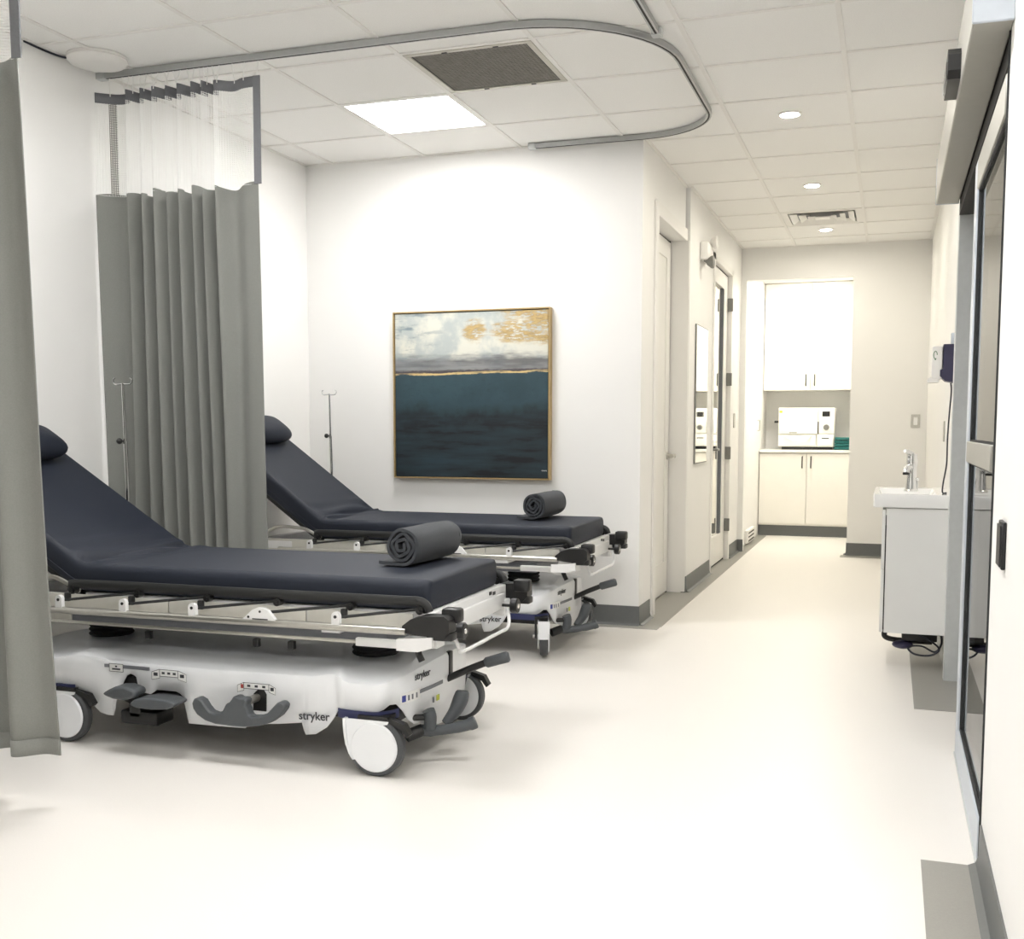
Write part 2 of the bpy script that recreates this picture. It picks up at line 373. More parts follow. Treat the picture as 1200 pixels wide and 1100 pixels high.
for (x, y), lb in zip(((-.547, 6.1), (-.55, 7.9), (-.555, 9.67)), ('recessed round downlight nearest the viewer in the corridor ceiling', 'middle recessed downlight in the corridor ceiling before the air diffuser', 'recessed downlight between the air diffuser and the corridor end wall')):
    t = thing('downlight', lb, 'downlight', (x, y, ZC), group='recessed corridor downlights')
    obj('trim_ring', MB().lathe([(.062, 0), (.064, -.004), (.05, -.006), (.046, .0)]), 'trim_white', t)
    obj('lamp', MB().lathe([(.045, -.001), (.02, -.003), (.001, -.0035)]), 'spot_glow', t)

# curtain tracks
def arc(cx, cy, r, a0, a1, n=14): return [(cx+r*math.cos(a0+(a1-a0)*k/n), cy+r*math.sin(a0+(a1-a0)*k/n)) for k in range(n+1)]
def track(path, label):
    t = thing('curtain_track', label, 'curtain track', (0, 0, 0), group='ceiling curtain tracks')
    P = [(x, y, ZC-.003) for x, y in path]
    obj('rail', MB().rsweep(P, .0125, .026), 'alu_track', t)
    obj('slot', MB().rsweep([(x, y, ZC-.028) for x, y in path], .0045, .002), 'dark_gap', t)
    for e in (P[0], P[-1]): obj('end_cap', MB().box(e[0]-.022, e[0]+.022, e[1]-.022, e[1]+.022, ZC-.034, ZC-.001, .004), 'alu', t)
    return t
YT, XT, YT2, YT0 = 4.375, -.93, 6.235, 2.66
path = [(XL+.02, YT), (-2.6, YT), (-1.75, YT)]+arc(XT-.62, YT+.62, .62, -PI/2, 0)+arc(XT-.42, YT2-.42, .42, 0, PI/2)+[(-1.6, YT2), (-2.01, YT2)]
track(path, 'silver curved curtain track looping around the farther stretcher bay')
path = [(XL+.02, YT0), (-2.4, YT0)]+arc(-.957-.5, YT0+.5, .5, -PI/2, 0)+[(-.957, 4.0), (-.957, 4.64)]
track(path, 'silver curtain track of the nearer bay that ends against the curved track')

# ---------------------------------------------------------------- curtains
def uvgrid(mb, fn, nu, nv, L, Hh):
    V = mb.grid(fn, nu, nv); uv = mb.bm.loops.layers.uv.new('UVMap'); idx = {}
    for j in range(nv):
        for i in range(nu): idx[V[j][i]] = (i/(nu-1)*L, j/(nv-1)*Hh)
    for f in mb.bm.faces:
        for l in f.loops: l[uv].uv = idx[l.vert]
def curtain(label, x0, x1, y, plan, zb, zm, zt, flare, strap=True, leftfold=True, amp=1.0):
    t = thing('privacy_curtain', label, 'curtain', ((x0+x1)/2, y, 0)); cx = (x0+x1)/2
    pl = catmull(plan, 8)
    def pos(u, z, k=1.0):
        f = (u*(len(pl)-1)); i = min(int(f), len(pl)-2); a = f-i
        px = pl[i][0]+(pl[i+1][0]-pl[i][0])*a; py = pl[i][1]+(pl[i+1][1]-pl[i][1])*a
        dn = (zm-z)/(zm-zb) if z < zm else 0
        xx = x0+(x1-x0)*px + flare*dn*px
        wob = .012*math.sin(9*px+3.1*dn)*dn
        return Vector((xx-cx + wob, py*amp*k*(1-.25*dn)+.01*math.sin(17*px+2*dn)*dn, z))
    NU = len(pl)
    mb = MB(); mb.grid(lambda u, v: pos(u, zb+(zm-zb)*v+.012*math.sin(40*u)*(v > .99)), NU, 16)
    o = obj('fabric', mb, 'curtain_grey', t, fix=False)
    sm = o.modifiers.new('thick', 'SOLIDIFY'); sm.thickness = .004
    mb = MB(); mb.grid(lambda u, v: pos(u, zb+.001+.05*v)+Vector((0, -.003, 0)), NU, 3)
    o = obj('hem', mb, 'curtain_grey', t, fix=False); o.modifiers.new('thick', 'SOLIDIFY').thickness = .005
    mb = MB(); uvgrid(mb, lambda u, v: pos(u, zm+(zt-.045-zm)*v, 1-.2*v), NU, 8, abs(x1-x0)*1.9, zt-zm)
    obj('mesh_panel', mb, 'net_white', t, fix=False)
    mb = MB(); mb.grid(lambda u, v: pos(u, zt-.045+.045*v, .8), NU, 3)
    o = obj('heading_tape', mb, 'curtain_binding', t, fix=False); o.modifiers.new('thick', 'SOLIDIFY').thickness = .004
    if strap:
        e = pos(1, zm); e2 = pos(1, zt, .8)
        obj('edge_binding', MB().obox((e+e2)/2, (1, 0, 0), (0, 1, 0), (e2-e), .017, .003, (e2-e).length/2), 'curtain_binding', t, False)
    if leftfold:
        mb = MB(); uvgrid(mb, lambda u, v: Vector((x0-cx+.05+.045*u, -.01, zm+(zt-.05-zm)*v)), 3, 6, .045, zt-zm)
        obj('mesh_fold', mb, 'net_grey', t, fix=False)
    nh = 22
    hooks = []
    for k in range(nh):
        u = .035+.965*k/(nh-1); p = pos(u, zt, .8); p2 = Vector((p.x, 0, ZC-.0315))
        obj('hook', MB().tube([p+Vector((0, 0, -.012)), p, p2+Vector((0, 0, -.008)), p2], .0022, 5), 'nylon_white', t)
    return t
plan_mid = [(0, -.055), (.09, .02), (.17, .02), (.20, -.05), (.235, .05), (.29, -.045), (.325, .05), (.37, -.05), (.42, .055), (.445, -.04), (.48, .05), (.53, -.05), (.575, .05), (.62, -.055), (.65, .055), (.68, -.05), (.71, .06), (.745, -.03), (.83, .02), (.91, -.012), (1, -.02)]
curtain('grey privacy curtain with white mesh top hanging between the two stretchers', -3.52, -2.68, YT, plan_mid, .17, 2.235, 2.70, .03)
plan_near = [(0, 0), (.06, -.06), (.12, .05), (.18, -.06), (.25, .06), (.31, -.06), (.38, .05), (.45, -.06), (.52, .05), (.60, -.06), (.67, .05), (.74, -.055), (.82, .045), (.89, -.05), (.95, .02), (1, .015)]
curtain('grey privacy curtain at the left picture edge in front of the nearer stretcher', -3.45, -2.445, YT0, plan_near, .16, 2.235, 2.70, .075, leftfold=False)

# ================================================================ STRETCHERS
def bent_path(hinge, angle, s0, s1, z, R=.14):         # from foot (+x) toward head (-x), bending up at the hinge
    pts = []; n = 60
    for k in range(n): pts.append((s0+(hinge+R*math.tan(angle/2)-s0)*k/n, z, 0.0))
    cx = hinge+R*math.tan(angle/2)
    for k in range(17):
        a = angle*k/16; pts.append((cx-R*math.sin(a), z+R*(1-math.cos(a)), a))
    ex, ez, _ = pts[-1]; rem = s1-(s0-hinge)
    for k in range(1, 41):
        d = rem*k/40; pts.append((ex-d*math.cos(angle), ez+d*math.sin(angle), angle))
    return pts
def make_stretcher(label, loc, rotz, angle, near_foot_turn, seed, ivx):
    rnd = random.Random(seed)
    t = thing('stretcher', label, 'stretcher', loc, rotz, 'hospital stretchers')
    HX = -.45
    # mattress
    path = bent_path(HX, angle, .96, 2.17, .607); hw, ht, rr = .335, .054, .030
    sec = []
    for cxs, czs, a0 in ((1, 1, 0), (-1, 1, PI/2), (-1, -1, PI), (1, -1, 3*PI/2)):
        for k in range(5):
            a = a0+PI/2*k/4; sec.append((cxs*(hw-rr)+rr*math.cos(a), czs*(ht-rr)+rr*math.sin(a)))
    top = [(y, hw2) for y, hw2 in sec if hw2 > ht-.001]
    secd = []                                          # add points across the top for creases
    for i, (y, h) in enumerate(sec):
        secd.append((y, h))
        if i == 4:
            for k in range(1, 10): secd.append(((hw-rr)*(1-2*k/10), ht))
    mb = MB(); rings = []; N = len(path)
    cum = 0; prev = path[0]
    ends = [(0, .82, 0), (.010, .93, 0), (.028, 1, 0)]
    stations = []
    f0 = path[0]
    for i, (x, z, a) in enumerate(path):
        if x < f0[0]-.02: stations.append((x, z, a, 1.0))
    stations = [(f0[0], f0[1], 0, .80), (f0[0]-.004, f0[1], 0, .90), (f0[0]-.012, f0[1], 0, .965)]+stations
    l = path[-1]; ca, sa = math.cos(l[2]), math.sin(l[2])
    stations += [(l[0]-d*ca, l[1]+d*sa, l[2], k) for d, k in ((.012, .965), (.02, .90), (.024, .80))]
    for x, z, a, k in stations:
        nx, nz = math.sin(a), math.cos(a); ring = []
        dh = math.hypot(x-HX, z-.607)
        for y, h in secd:
            yy = y*(1-(1-k)*.25) if abs(y) > hw-.05 else y*(1-(1-k)*.1); hh = h*k
            if h > ht-.002:
                cr = math.exp(-((dh-.03)/.10)**2)
                hh += cr*(.009*math.sin(42*(x-HX)+9*y+seed) + .006*math.sin(95*(x-HX)-11*y+2*math.sin(6*y)))-.003*(abs(y)/hw)**2
                hh += .002*math.sin(7*x+3*seed)*math.cos(5*y)
            ring.append(mb.bm.verts.new((x+nx*hh, yy, z+nz*hh)))
        rings.append(ring)
    m = len(secd)
    for A, B in zip(rings, rings[1:]):
        for k in range(m): mb.bm.faces.new((A[k], A[(k+1) % m], B[(k+1) % m], B[k]))
    mb.bm.faces.new(rings[0][::-1]); mb.bm.faces.new(rings[-1])
    mt = obj('mattress', mb, 'navy_sheet', t); tag(mt, 'navy sheet-covered mattress with raised head section')
    # piping seam on both sides
    for sy in (-1, 1):
        obj('seam', MB().tube([(x+math.sin(a)*(-.018), sy*(hw+.0005), z+math.cos(a)*(-.018)) for x, z, a, k in stations[4:-4]], .0022, 5), 'navy_sheet', mt)
    # deck under mattress
    D = MB().box(HX+.02, .955, -.325, .325, .530, .552, .004); obj('seat_deck', D, 'frame_white', t)
    ca, sa = math.cos(angle), math.sin(angle)
    c0 = Vector((HX, 0, .548)); dirv = Vector((-ca, 0, sa)); nv = Vector((sa, 0, ca))
    obj('fowler_deck', MB().obox(c0+dirv*.37-nv*.012, dirv, (0, 1, 0), nv, .36, .315, .010), 'rail_black', t)
    obj('head_handle', MB().tube([c0+dirv*.70+Vector((0, -.30, -.01)), c0+dirv*.80+Vector((0, -.30, -.01)), c0+dirv*.80+Vector((0, .30, -.01)), c0+dirv*.70+Vector((0, .30, -.01))], .012), 'rail_black', t)
    # litter frame
    lf = MB()
    for sy in (-1, 1):
        lf.box(-.90, .95, sy*.315-.012, sy*.315+.012, .490, .533, .004)
    lf.box(-.90, -.86, -.32, .32, .47, .53, .004).box(.91, .95, -.32, .32, .48, .53, .004)
    lf.box(-.56, -.50, -.32, .32, .47, .52).box(.55, .62, -.32, .32, .46, .52)
    obj('litter_frame', lf, 'frame_white', t)
    for sy in (-1, 1):
        for xa, xb in ((-.62, -.06), (-.055, .50), (.505, .90)):
            obj('side_panel', MB().box(xa, xb, sy*.333-.004, sy*.333+.004, .488, .545, .003), 'panel_beige', t)
        obj('lower_rail', MB().box(-.78, .70, sy*.345-.006, sy*.345+.006, .436, .447, .003), 'steel', t)
        obj('rail_mount', MB().box(.70, .90, sy*.352-.010, sy*.352+.010, .430, .458, .003), 'frame_white', t)
        for bx in (.30, .44, -.15):
            obj('clip', MB().box(bx-.012, bx+.012, sy*.33-.01, sy*.33+.01, .395, .425, .003), 'black_plastic', t)
    obj('underframe', MB().box(-.72, .74, -.20, .20, .40, .455, .012), 'stripe_grey', t)
    # side rails
    piv = [-.155, .136, .415, .693, .945]; brk = [-.46, -.181, .108, .379, .664]
    for sy in (-1, 1):
        yr, yt = sy*.425, sy*.372
        r = obj('side_rail', MB().tube([(-.66, sy*.40, .497), (-.62, yr, .499), (.86, yr, .503), (.915, yr, .503)], .013, 10), 'steel', t); tag(r, 'folded side rail with silver lower tube')
        tb = catmull([(-.455, yt, .560), (-.44, yt, .578), (-.40, yt, .590), (.2, yt, .592), (.86, yt, .594), (.93, yt, .595), (.962, yt, .584), (.972, yt, .560)], 6)
        m = MB(); rg = []
        for i, p in enumerate(tb):
            a = Vector(tb[max(i-1, 0)]); b = Vector(tb[min(i+1, len(tb)-1)]); tt = (b-a).normalized(); nn = Vector((-tt.z, 0, tt.x))
            p = Vector(p); hv, hy = .017, .011
            rg.append([m.bm.verts.new(p+nn*hv*math.sin(q)*(1 if abs(math.sin(q)) > .9 else .95)+Vector((0, hy*math.cos(q), 0))) for q in [2*PI*k/10 for k in range(10)]])
        for A, B in zip(rg, rg[1:]):
            for k in range(10): m.bm.faces.new((A[k], A[(k+1) % 10], B[(k+1) % 10], B[k]))
        m.bm.faces.new(rg[0][::-1]); m.bm.faces.new(rg[-1])
        obj('top_bar', m, 'rail_black', r)
        for px in [-.44]+piv:
            obj('pivot', MB().cyl((px, yt-.014*1, .566), (px, yt+.014, .566), .0135, 12).cyl((px, yt+sy*.013, .566), (px, yt+sy*.018, .566), .005, 8), 'black_plastic', r)
        for bx, px in zip(brk, piv):
            obj('spindle', MB().tube([(bx+.012, yr-sy*.012, .535), (px, yt, .570)], .0055, 6), 'rail_black', r)
            if abs(bx-.379) < .01:
                m = MB().prism([(bx-.075, .508), (bx-.058, .520), (bx-.030, .545), (bx-.012, .552), (bx+.012, .552), (bx+.030, .545), (bx+.052, .520), (bx+.062, .508)], yr-.008, yr+.008)
                b = obj('bracket', m, 'frame_white', r)
                m = MB()
                for q in ((bx, .54), (bx-.045, .52)): m.cyl((q[0], yr+sy*.0075, q[1]), (q[0], yr+sy*.0095, q[1]), .0045, 8)
                m.box(bx-.03, bx+.03, yr+sy*.0078, yr+sy*.0088, .512, .516)
                obj('slot', m, 'black_plastic', b)
            else:
                poly = [(bx-.0145, .505), (bx-.0145, .540)]+[(bx+.0145*math.cos(q), .540+.0145*math.sin(q)) for q in [PI*(1-k/8) for k in range(1, 8)]]+[(bx+.0145, .540), (bx+.0145, .505)]
                b = obj('bracket', MB().prism(poly, yr-.008, yr+.008), 'frame_white', r)
                obj('pin', MB().cyl((bx, yr+sy*.0075, .538), (bx, yr+sy*.0105, .538), .0055, 10), 'black_plastic', b)
                obj('bumper', MB().box(bx+.008, bx+.03, yr-sy*.02-.008, yr-sy*.02+.008, .530, .562, .004), 'black_plastic', b)
        obj('rail_end', MB().prism([(.885, .478), (1.01, .490), (1.01, .455), (.96, .440), (.885, .440)], yr+sy*.010, yr-sy*.010), 'frame_white', r)
        # black corner bumper / handle block
        k = obj('corner_bumper', MB().prism([(.905, .500), (.905, .522), (.935, .545), (.97, .555), (1.05, .560), (1.068, .548), (1.068, .508), (1.05, .488), (.95, .494)], yr-sy*.055, yr+sy*.008), 'black_plastic', t)
        obj('grip', MB().box(1.02, 1.085, min(sy*.335, sy*.385), max(sy*.335, sy*.385), .530, .578, .010), 'black_plastic', k)
        obj('lower_lip', MB().box(.985, 1.075, min(yr, yr-sy*.05), max(yr, yr-sy*.05), .478, .505, .006), 'black_plastic', k)
        kn = obj('knob', MB().lathe([(.006, 1.0), (.006, 1.035), (.027, 1.037), (.029, 1.043), (.029, 1.060), (.025, 1.064)], (0, sy*.275, .487), 'x', 20), 'black_plastic', t)
        obj('cap', MB().lathe([(.010, 1.0635), (.009, 1.0655), (.002, 1.066)], (0, sy*.275, .487), 'x', 14), 'chrome', kn)
    # foot crossbar
    m = MB().box(.955, .985, -.36, .36, .500, .556, .004).box(.985, 1.0, -.30, .30, .472, .530, .003).box(.95, 1.0, -.37, -.30, .44, .50, .004).box(.95, 1.0, .30, .37, .44, .50, .004)
    fb = obj('foot_bar', m, 'frame_white', t)
    for yy, zz in ((-.26, .545), (-.20, .540), (.18, .545), (.22, .540), (-.32, .53), (.30, .52)):
        obj('slot', MB().box(.984, .9875, yy-.012, yy+.012, zz-.006, zz+.006), 'black_plastic', fb)
    obj('release_loop', MB().tube(catmull([(1.02, -.27, .470), (1.035, -.26, .425), (1.04, -.235, .410), (1.04, .10, .410), (1.04, .215, .412), (1.035, .25, .44), (1.02, .275, .475)], 6), .0065, 8), 'frame_white', t)
    obj('release_lever', MB().tube([(.925, -.36, .435), (.935, -.365, .415), (.945, -.365, .395)], .011, 8), 'black_plastic', t)
    # lift columns
    for bx in (.60, -.58):
        m = MB(); prof = [(.075, .300)]
        for q in range(4): prof += [(.088, .318+.018*q), (.080, .327+.018*q)]
        prof += [(.084, .40)]
        obj('lift_column', m.lathe(prof, (bx, 0, 0), 'z', 26), 'black_rubber', t)
    # ---- base hood
    botN = [(-.74, .205), (-.60, .205), (-.56, .213), (-.496, .217), (-.44, .199), (-.394, .161), (-.346, .115), (-.32, .106), (-.297, .105), (-.288, .13), (-.283, .157), (-.262, .205), (-.246, .236), (-.232, .258), (-.215, .267), (-.198, .262), (-.19, .256), (-.182, .22), (-.175, .203), (-.13, .198), (-.118, .205), (-.103, .216), (-.02, .216), (-.004, .21), (.008, .200), (.020, .15), (.030, .104), (.15, .105), (.264, .107), (.270, .122), (.40, .135), (.489, .147), (.496, .12), (.503, .106), (.541, .111), (.585, .139), (.612, .172), (.632, .205), (.66, .215), (.79, .215)]
    shN = [(-.74, .295), (-.586, .305), (-.519, .316), (-.437, .331), (-.364, .326), (-.311, .314), (-.203, .312), (.19, .312), (.53, .316), (.60, .330), (.64, .330), (.68, .312), (.79, .312)]
    yN = [(-.74, .345), (-.70, .375), (-.62, .388), (-.46, .386), (-.38, .37), (-.30, .357), (.56, .355), (.62, .360), (.65, .380), (.70, .388), (.77, .386), (.79, .380)]
    xs = sorted(set([round(-.74+1.53*k/90, 4) for k in range(91)]+[a for a, _ in botN]))
    plan = []                                          # (x, y, zbot, zshoulder)
    for x in xs: plan.append((x, -interp(yN, x), interp(botN, x), interp(shN, x)))
    footp = [(.806, -.370, .222, .314), (.820, -.350, .235, .318), (.832, -.322, .232, .322), (.842, -.295, .205, .326), (.850, -.265, .165, .330), (.857, -.235, .145, .334), (.862, -.20, .142, .338), (.868, -.15, .120, .342), (.874, -.10, .105, .346), (.878, -.03, .10, .348)]
    for x, y, a, b in footp: plan.append((x, y, a, b))
    for x, y, a, b in footp[::-1]: plan.append((x, -y, a, b))
    for x in xs[::-1]: plan.append((x, interp(yN, x), interp(botN, x), interp(shN, x)))
    hp = [(-.775, .31, .21, .30), (-.80, .24, .20, .31), (-.82, .12, .15, .315), (-.825, 0, .12, .32)]
    for x, y, a, b in hp: plan.append((x, y, a, b))
    for x, y, a, b in hp[-2::-1]: plan.append((x, -y, a, b))
    mb = MB(); rs = [[] for _ in range(6)]
    cen = .02
    for x, y, a, b in plan:
        def ins(d):                                    # inset toward the spine
            ax = .70*max(-1, min(1, (x-cen)/.80)); v = Vector((x-(cen+ax), y)); L = v.length
            return Vector((x, y))-v/L*min(d, L*.9) if L > 0 else Vector((x, y))
        vals = [(0, a), (0, b-.018), (.005, b-.006), (.018, b), (.075, b+.010), (.14, .330)]
        for k, (d, z) in enumerate(vals):
            q = ins(d); rs[k].append(mb.bm.verts.new((q.x, q.y, max(z, a) if k < 3 else z)))
    n = len(plan)
    for A, B in zip(rs, rs[1:]):
        for k in range(n): mb.bm.faces.new((A[k], A[(k+1) % n], B[(k+1) % n], B[k]))
    mb.bm.faces.new(rs[-1])
    hood = obj('base_hood', mb, 'shell_white', t); tag(hood, 'white moulded base cover')
    md = hood.modifiers.new('thick', 'SOLIDIFY'); md.thickness = .005; md.offset = -1
    obj('chassis', MB().box(-.62, .78, -.20, .20, .13, .25, .01), 'black_plastic', t)
    obj('pedal_mechanism', MB().box(-.275, -.115, -.345, -.24, .075, .125, .008).box(-.235, -.185, -.345, -.22, .10, .25, .004), 'black_plastic', t)
    # gray band + labels, both long sides
    yq = -.3605
    st = obj('stripe', MB().box(-.335, -.13, yq-.0006, yq+.004, .285, .297), 'stripe_grey', hood, False)
    def placard(cx, cz, wd, hh, y, ink, wing=0, red=False):
        p = obj('label_plate', MB().box(cx-wd/2, cx+wd/2, y-.0018, y, cz-hh/2, cz+hh/2), 'label_white', hood, False)
        lw = .0016; m = MB()
        m.box(cx-wd/2, cx+wd/2, y-.0026, y-.0016, cz+hh/2-lw, cz+hh/2).box(cx-wd/2, cx+wd/2, y-.0026, y-.0016, cz-hh/2, cz-hh/2+lw)
        for s_ in (-1, 1): m.box(cx+s_*wd/2-lw/2, cx+s_*wd/2+lw/2, y-.0026, y-.0016, cz-hh/2, cz+hh/2)
        if wing:
            for s_ in (-1, 1):
                a = cx+s_*(wd/2); b = a+s_*wing
                poly = [(a, cz+hh/2), (b, cz+hh/2-.012), (b, cz-hh/2-.014), (a, cz-hh/2-.006)]
                obj('label_wing', MB().prism(poly if s_ > 0 else poly[::-1], y-.0018, y), 'label_white', hood, False)
                m.tube([(q[0], y-.002, q[1]) for q in poly]+[(poly[0][0], y-.002, poly[0][1])], .0009, 4)
                m.box(min(a+s_*wing*.25, a+s_*wing*.75), max(a+s_*wing*.25, a+s_*wing*.75), y-.0026, y-.0016, cz-.012, cz+.0) if not (red and s_ < 0) else None
        if ink == 3:
            for q in (-.3, 0, .3): m.box(cx+q*wd-.006, cx+q*wd+.006, y-.0026, y-.0016, cz-.004, cz+.004)
        elif ink: m.box(cx-wd*.3, cx+wd*.3, y-.0026, y-.0016, cz-.008, cz-.002).box(cx-.004, cx+.004, y-.0026, y-.0016, cz+.002, cz+.008)
        obj('label_print', m, 'label_ink', p, False)
        if red: obj('red_mark', MB().box(cx-wd/2-.012, cx-wd/2-.002, y-.0030, y-.0018, cz-.01, cz+.004), 'label_red', p, False)
    placard(-.272, .286, .060, .030, yq, 1)
    placard(-.045, .281, .078, .026, yq, 3, .034)
    placard(.315, .262, .10, .022, yq, 3, .026, True)
    text('lettering', 'stryker', .041, 'label_ink', hood, (.480, yq-.0005, .160), (PI/2, math.radians(-2), 0), .0004, .0006, 1.0)
    # foot face print
    def fp(y0, z0, y1, z1, x, m_, nm):
        o = obj(nm, MB().obox((x, (y0+y1)/2, (z0+z1)/2), (1, 0, 0), (.12, 1, 0), (0, 0, 1), .0012, abs(y1-y0)/2, abs(z1-z0)/2), m_, hood, False); return o
    rzf = math.radians(90-13)
    text('lettering', 'stryker', .036, 'label_ink', hood, (.8615, -.235, .296), (PI/2, 0, math.radians(83)), .0004, .0006, 1.0)
    def onface(y): return interp([(p[1], p[0]) for p in footp], y)+.0012
    def face_strip(nm, y0, y1, z0, z1, m_, off=0):
        m = MB(); ys = [y0+(y1-y0)*k/6 for k in range(7)]
        A = [m.bm.verts.new((onface(y)+.0008+off, y, z0)) for y in ys]; B = [m.bm.verts.new((onface(y)+.0008+off, y, z1)) for y in ys]
        A2 = [m.bm.verts.new((onface(y)-.002+off, y, z0)) for y in ys]; B2 = [m.bm.verts.new((onface(y)-.002+off, y, z1)) for y in ys]
        for k in range(6):
            m.bm.faces.new((A[k], A[k+1], B[k+1], B[k])); m.bm.faces.new((A2[k], A2[k+1], B2[k+1], B2[k]))
            m.bm.faces.new((A[k], A[k+1], A2[k+1], A2[k])); m.bm.faces.new((B[k], B[k+1], B2[k+1], B2[k]))
        m.bm.faces.new((A[0], B[0], B2[0], A2[0])); m.bm.faces.new((A[6], B[6], B2[6], A2[6]))
        return obj(nm, m, m_, hood, False)
    face_strip('stripe', -.20, -.03, .243, .256, 'stripe_grey')
    face_strip('label_plate', -.305, -.195, .226, .262, 'label_white')
    face_strip('label_print', -.300, -.282, .233, .255, 'label_blue', .0012)
    for q in (-.270, -.250, -.225): face_strip('label_print', q, q+.008, .234, .252, 'stripe_grey', .0012)
    face_strip('label_print', -.11, -.10, .19, .21, 'stripe_grey', .0006); face_strip('label_print', -.08, -.06, .19, .21, 'sticker_yellow', .0006)
    # pedals on the long sides
    for sy in (-1, 1):
        Y = sy*.425
        outl = [(.108, .206), (.112, .186), (.128, .166), (.160, .148), (.20, .139), (.27, .137), (.33, .140), (.375, .147), (.42, .163), (.455, .188), (.474, .212), (.478, .226), (.466, .238), (.448, .236), (.430, .218), (.405, .193), (.375, .181), (.345, .178), (.335, .182), (.330, .200), (.322, .214), (.330, .232), (.318, .240), (.300, .238), (.290, .244), (.275, .243), (.268, .232), (.258, .220), (.245, .214), (.235, .196), (.225, .180), (.20, .176), (.180, .181), (.165, .196), (.150, .217), (.132, .226), (.116, .222)]
        p = obj('brake_pedal', MB().prism(outl, Y-.022, Y+.018), 'pedal_grey', t)
        bv = p.modifiers.new('round', 'BEVEL'); bv.width = .006; bv.segments = 2; bv.limit_method = 'ANGLE'
        obj('pedal_shaft', MB().cyl((.315, sy*.30, .222), (.315, sy*.41, .222), .014, 12), 'steel', p)
        obj('pedal_recess', MB().prism([(.298, .175), (.350, .175), (.352, .235), (.342, .25), (.318, .25), (.302, .235)], sy*.350, sy*.3585), 'black_plastic', t)
        out1 = [(-.262, .212), (-.235, .228), (-.205, .242), (-.165, .246), (-.125, .236), (-.115, .22), (-.130, .205), (-.17, .194), (-.215, .196), (-.245, .204)]
        p = obj('pump_pedal', MB().prism(out1, sy*.39, sy*.46), 'pedal_grey', t); bv = p.modifiers.new('round', 'BEVEL'); bv.width = .009; bv.segments = 2
        obj('pedal_arm', MB().tube([(-.20, sy*.42, .205), (-.20, sy*.36, .17), (-.20, sy*.28, .15)], .017, 8), 'black_plastic', p)
        out2 = [(-.135, .190), (-.115, .205), (-.05, .214), (.02, .212), (.046, .206), (.050, .196), (.02, .180), (-.05, .174), (-.11, .176), (-.13, .182)]
        p = obj('pump_pedal', MB().prism(out2, sy*.385, sy*.47), 'pedal_grey', t); bv = p.modifiers.new('round', 'BEVEL'); bv.width = .008; bv.segments = 2
        obj('pedal_arm', MB().box(-.10, -.005, min(sy*.33, sy*.39), max(sy*.33, sy*.39), .186, .206, .004), 'black_plastic', p)
    # foot-end pedals and pump arm
    p = obj('foot_pedal', MB().tube(catmull([(.86, -.20, .115), (.90, -.19, .112), (.96, -.165, .118), (1.02, -.14, .132), (1.045, -.13, .142)], 5), [.020]*6+[.018]*6+[.02]*4+[.023]*4+[.019], 10), 'pedal_grey', t)
    obj('pedal_pad', MB().tube(catmull([(.90, -.20, .125), (.905, -.205, .165), (.90, -.21, .190)], 4), .022, 10), 'pedal_grey', p)
    obj('pedal_pad', MB().tube(catmull([(.93, -.13, .125), (.955, -.10, .165), (.972, -.085, .21), (.975, -.08, .235)], 4), [.016, .018, .02, .022, .024, .026, .027, .028, .028, .027, .026, .024, .02], 10), 'pedal_grey', p)
    obj('pedal_shaft', MB().cyl((.84, -.24, .165), (.91, -.20, .165), .011, 10).cyl((.83, -.24, .10), (.87, -.20, .115), .022, 10), 'black_plastic', p)
    p = obj('pump_arm', MB().tube(catmull([(.845, .02, .235), (.88, .03, .250), (.95, .05, .283), (1.02, .07, .312)], 5), .013, 10), 'black_plastic', t)
    obj('pump_grip', MB().tube([(1.005, .066, .305), (1.012, .068, .308), (1.085, .088, .330), (1.092, .09, .332)], [.014, .020, .021, .015], 12), 'pedal_grey', p)
    obj('upright', MB().box(.862, .882, .03, .065, .24, .345, .004), 'black_plastic', t)
    # casters
    def caster(cx, sy, turn):
        k = bpy.data.objects.new('caster', None); C.objects.link(k); k.parent = t; k.location = (cx, sy*.345, 0); k.rotation_euler = (0, 0, turn); k.empty_display_size = .05
        q_ = -sy                                       # wheel lies in the xz plane, its outer face away from the bed
        obj('tyre', MB().lathe([(.080, -.020*q_), (.094, -.020*q_), (.1005, -.012*q_), (.1005, .012*q_), (.094, .020*q_), (.080, .020*q_)], (0, -.035*q_, .1005), 'y', 40), 'tyre', k)
        obj('wheel_disc', MB().lathe([(.003, -.029*q_), (.060, -.029*q_), (.080, -.027*q_), (.0845, -.022*q_), (.0845, .020*q_), (.003, .022*q_)], (0, -.035*q_, .1005), 'y', 40), 'shell_white', k)
        lf_ = [(-.112, .192), (-.111, .165), (-.108, .13), (-.104, .100), (-.094, .072), (-.080, .052)]
        for ya_, yb_ in ((-.0585, -.0565), (-.008, -.004)):
            obj('fork_cover', MB().prism(lf_+[(-.03, .06), (.0, .10), (.01, .15), (.03, .178), (.05, .182), (.055, .192)], ya_*q_, yb_*q_), 'shell_white', k)
        m = MB(); W = [.030, .030, .029, .027, .024, .018]
        rg = [[m.bm.verts.new((x, (-.0335+e_*w_)*q_, z)) for e_ in (-1, 1)]+[m.bm.verts.new((x+.010, (-.0335+e_*w_)*q_, z)) for e_ in (1, -1)] for (x, z), w_ in zip(lf_[:4], W)]
        for A, B in zip(rg, rg[1:]):
            for e_ in range(4): m.bm.faces.new((A[e_], A[(e_+1) % 4], B[(e_+1) % 4], B[e_]))
        m.bm.faces.new(rg[0]); m.bm.faces.new(rg[-1][::-1])
        obj('fork_shell', m, 'shell_white', k)
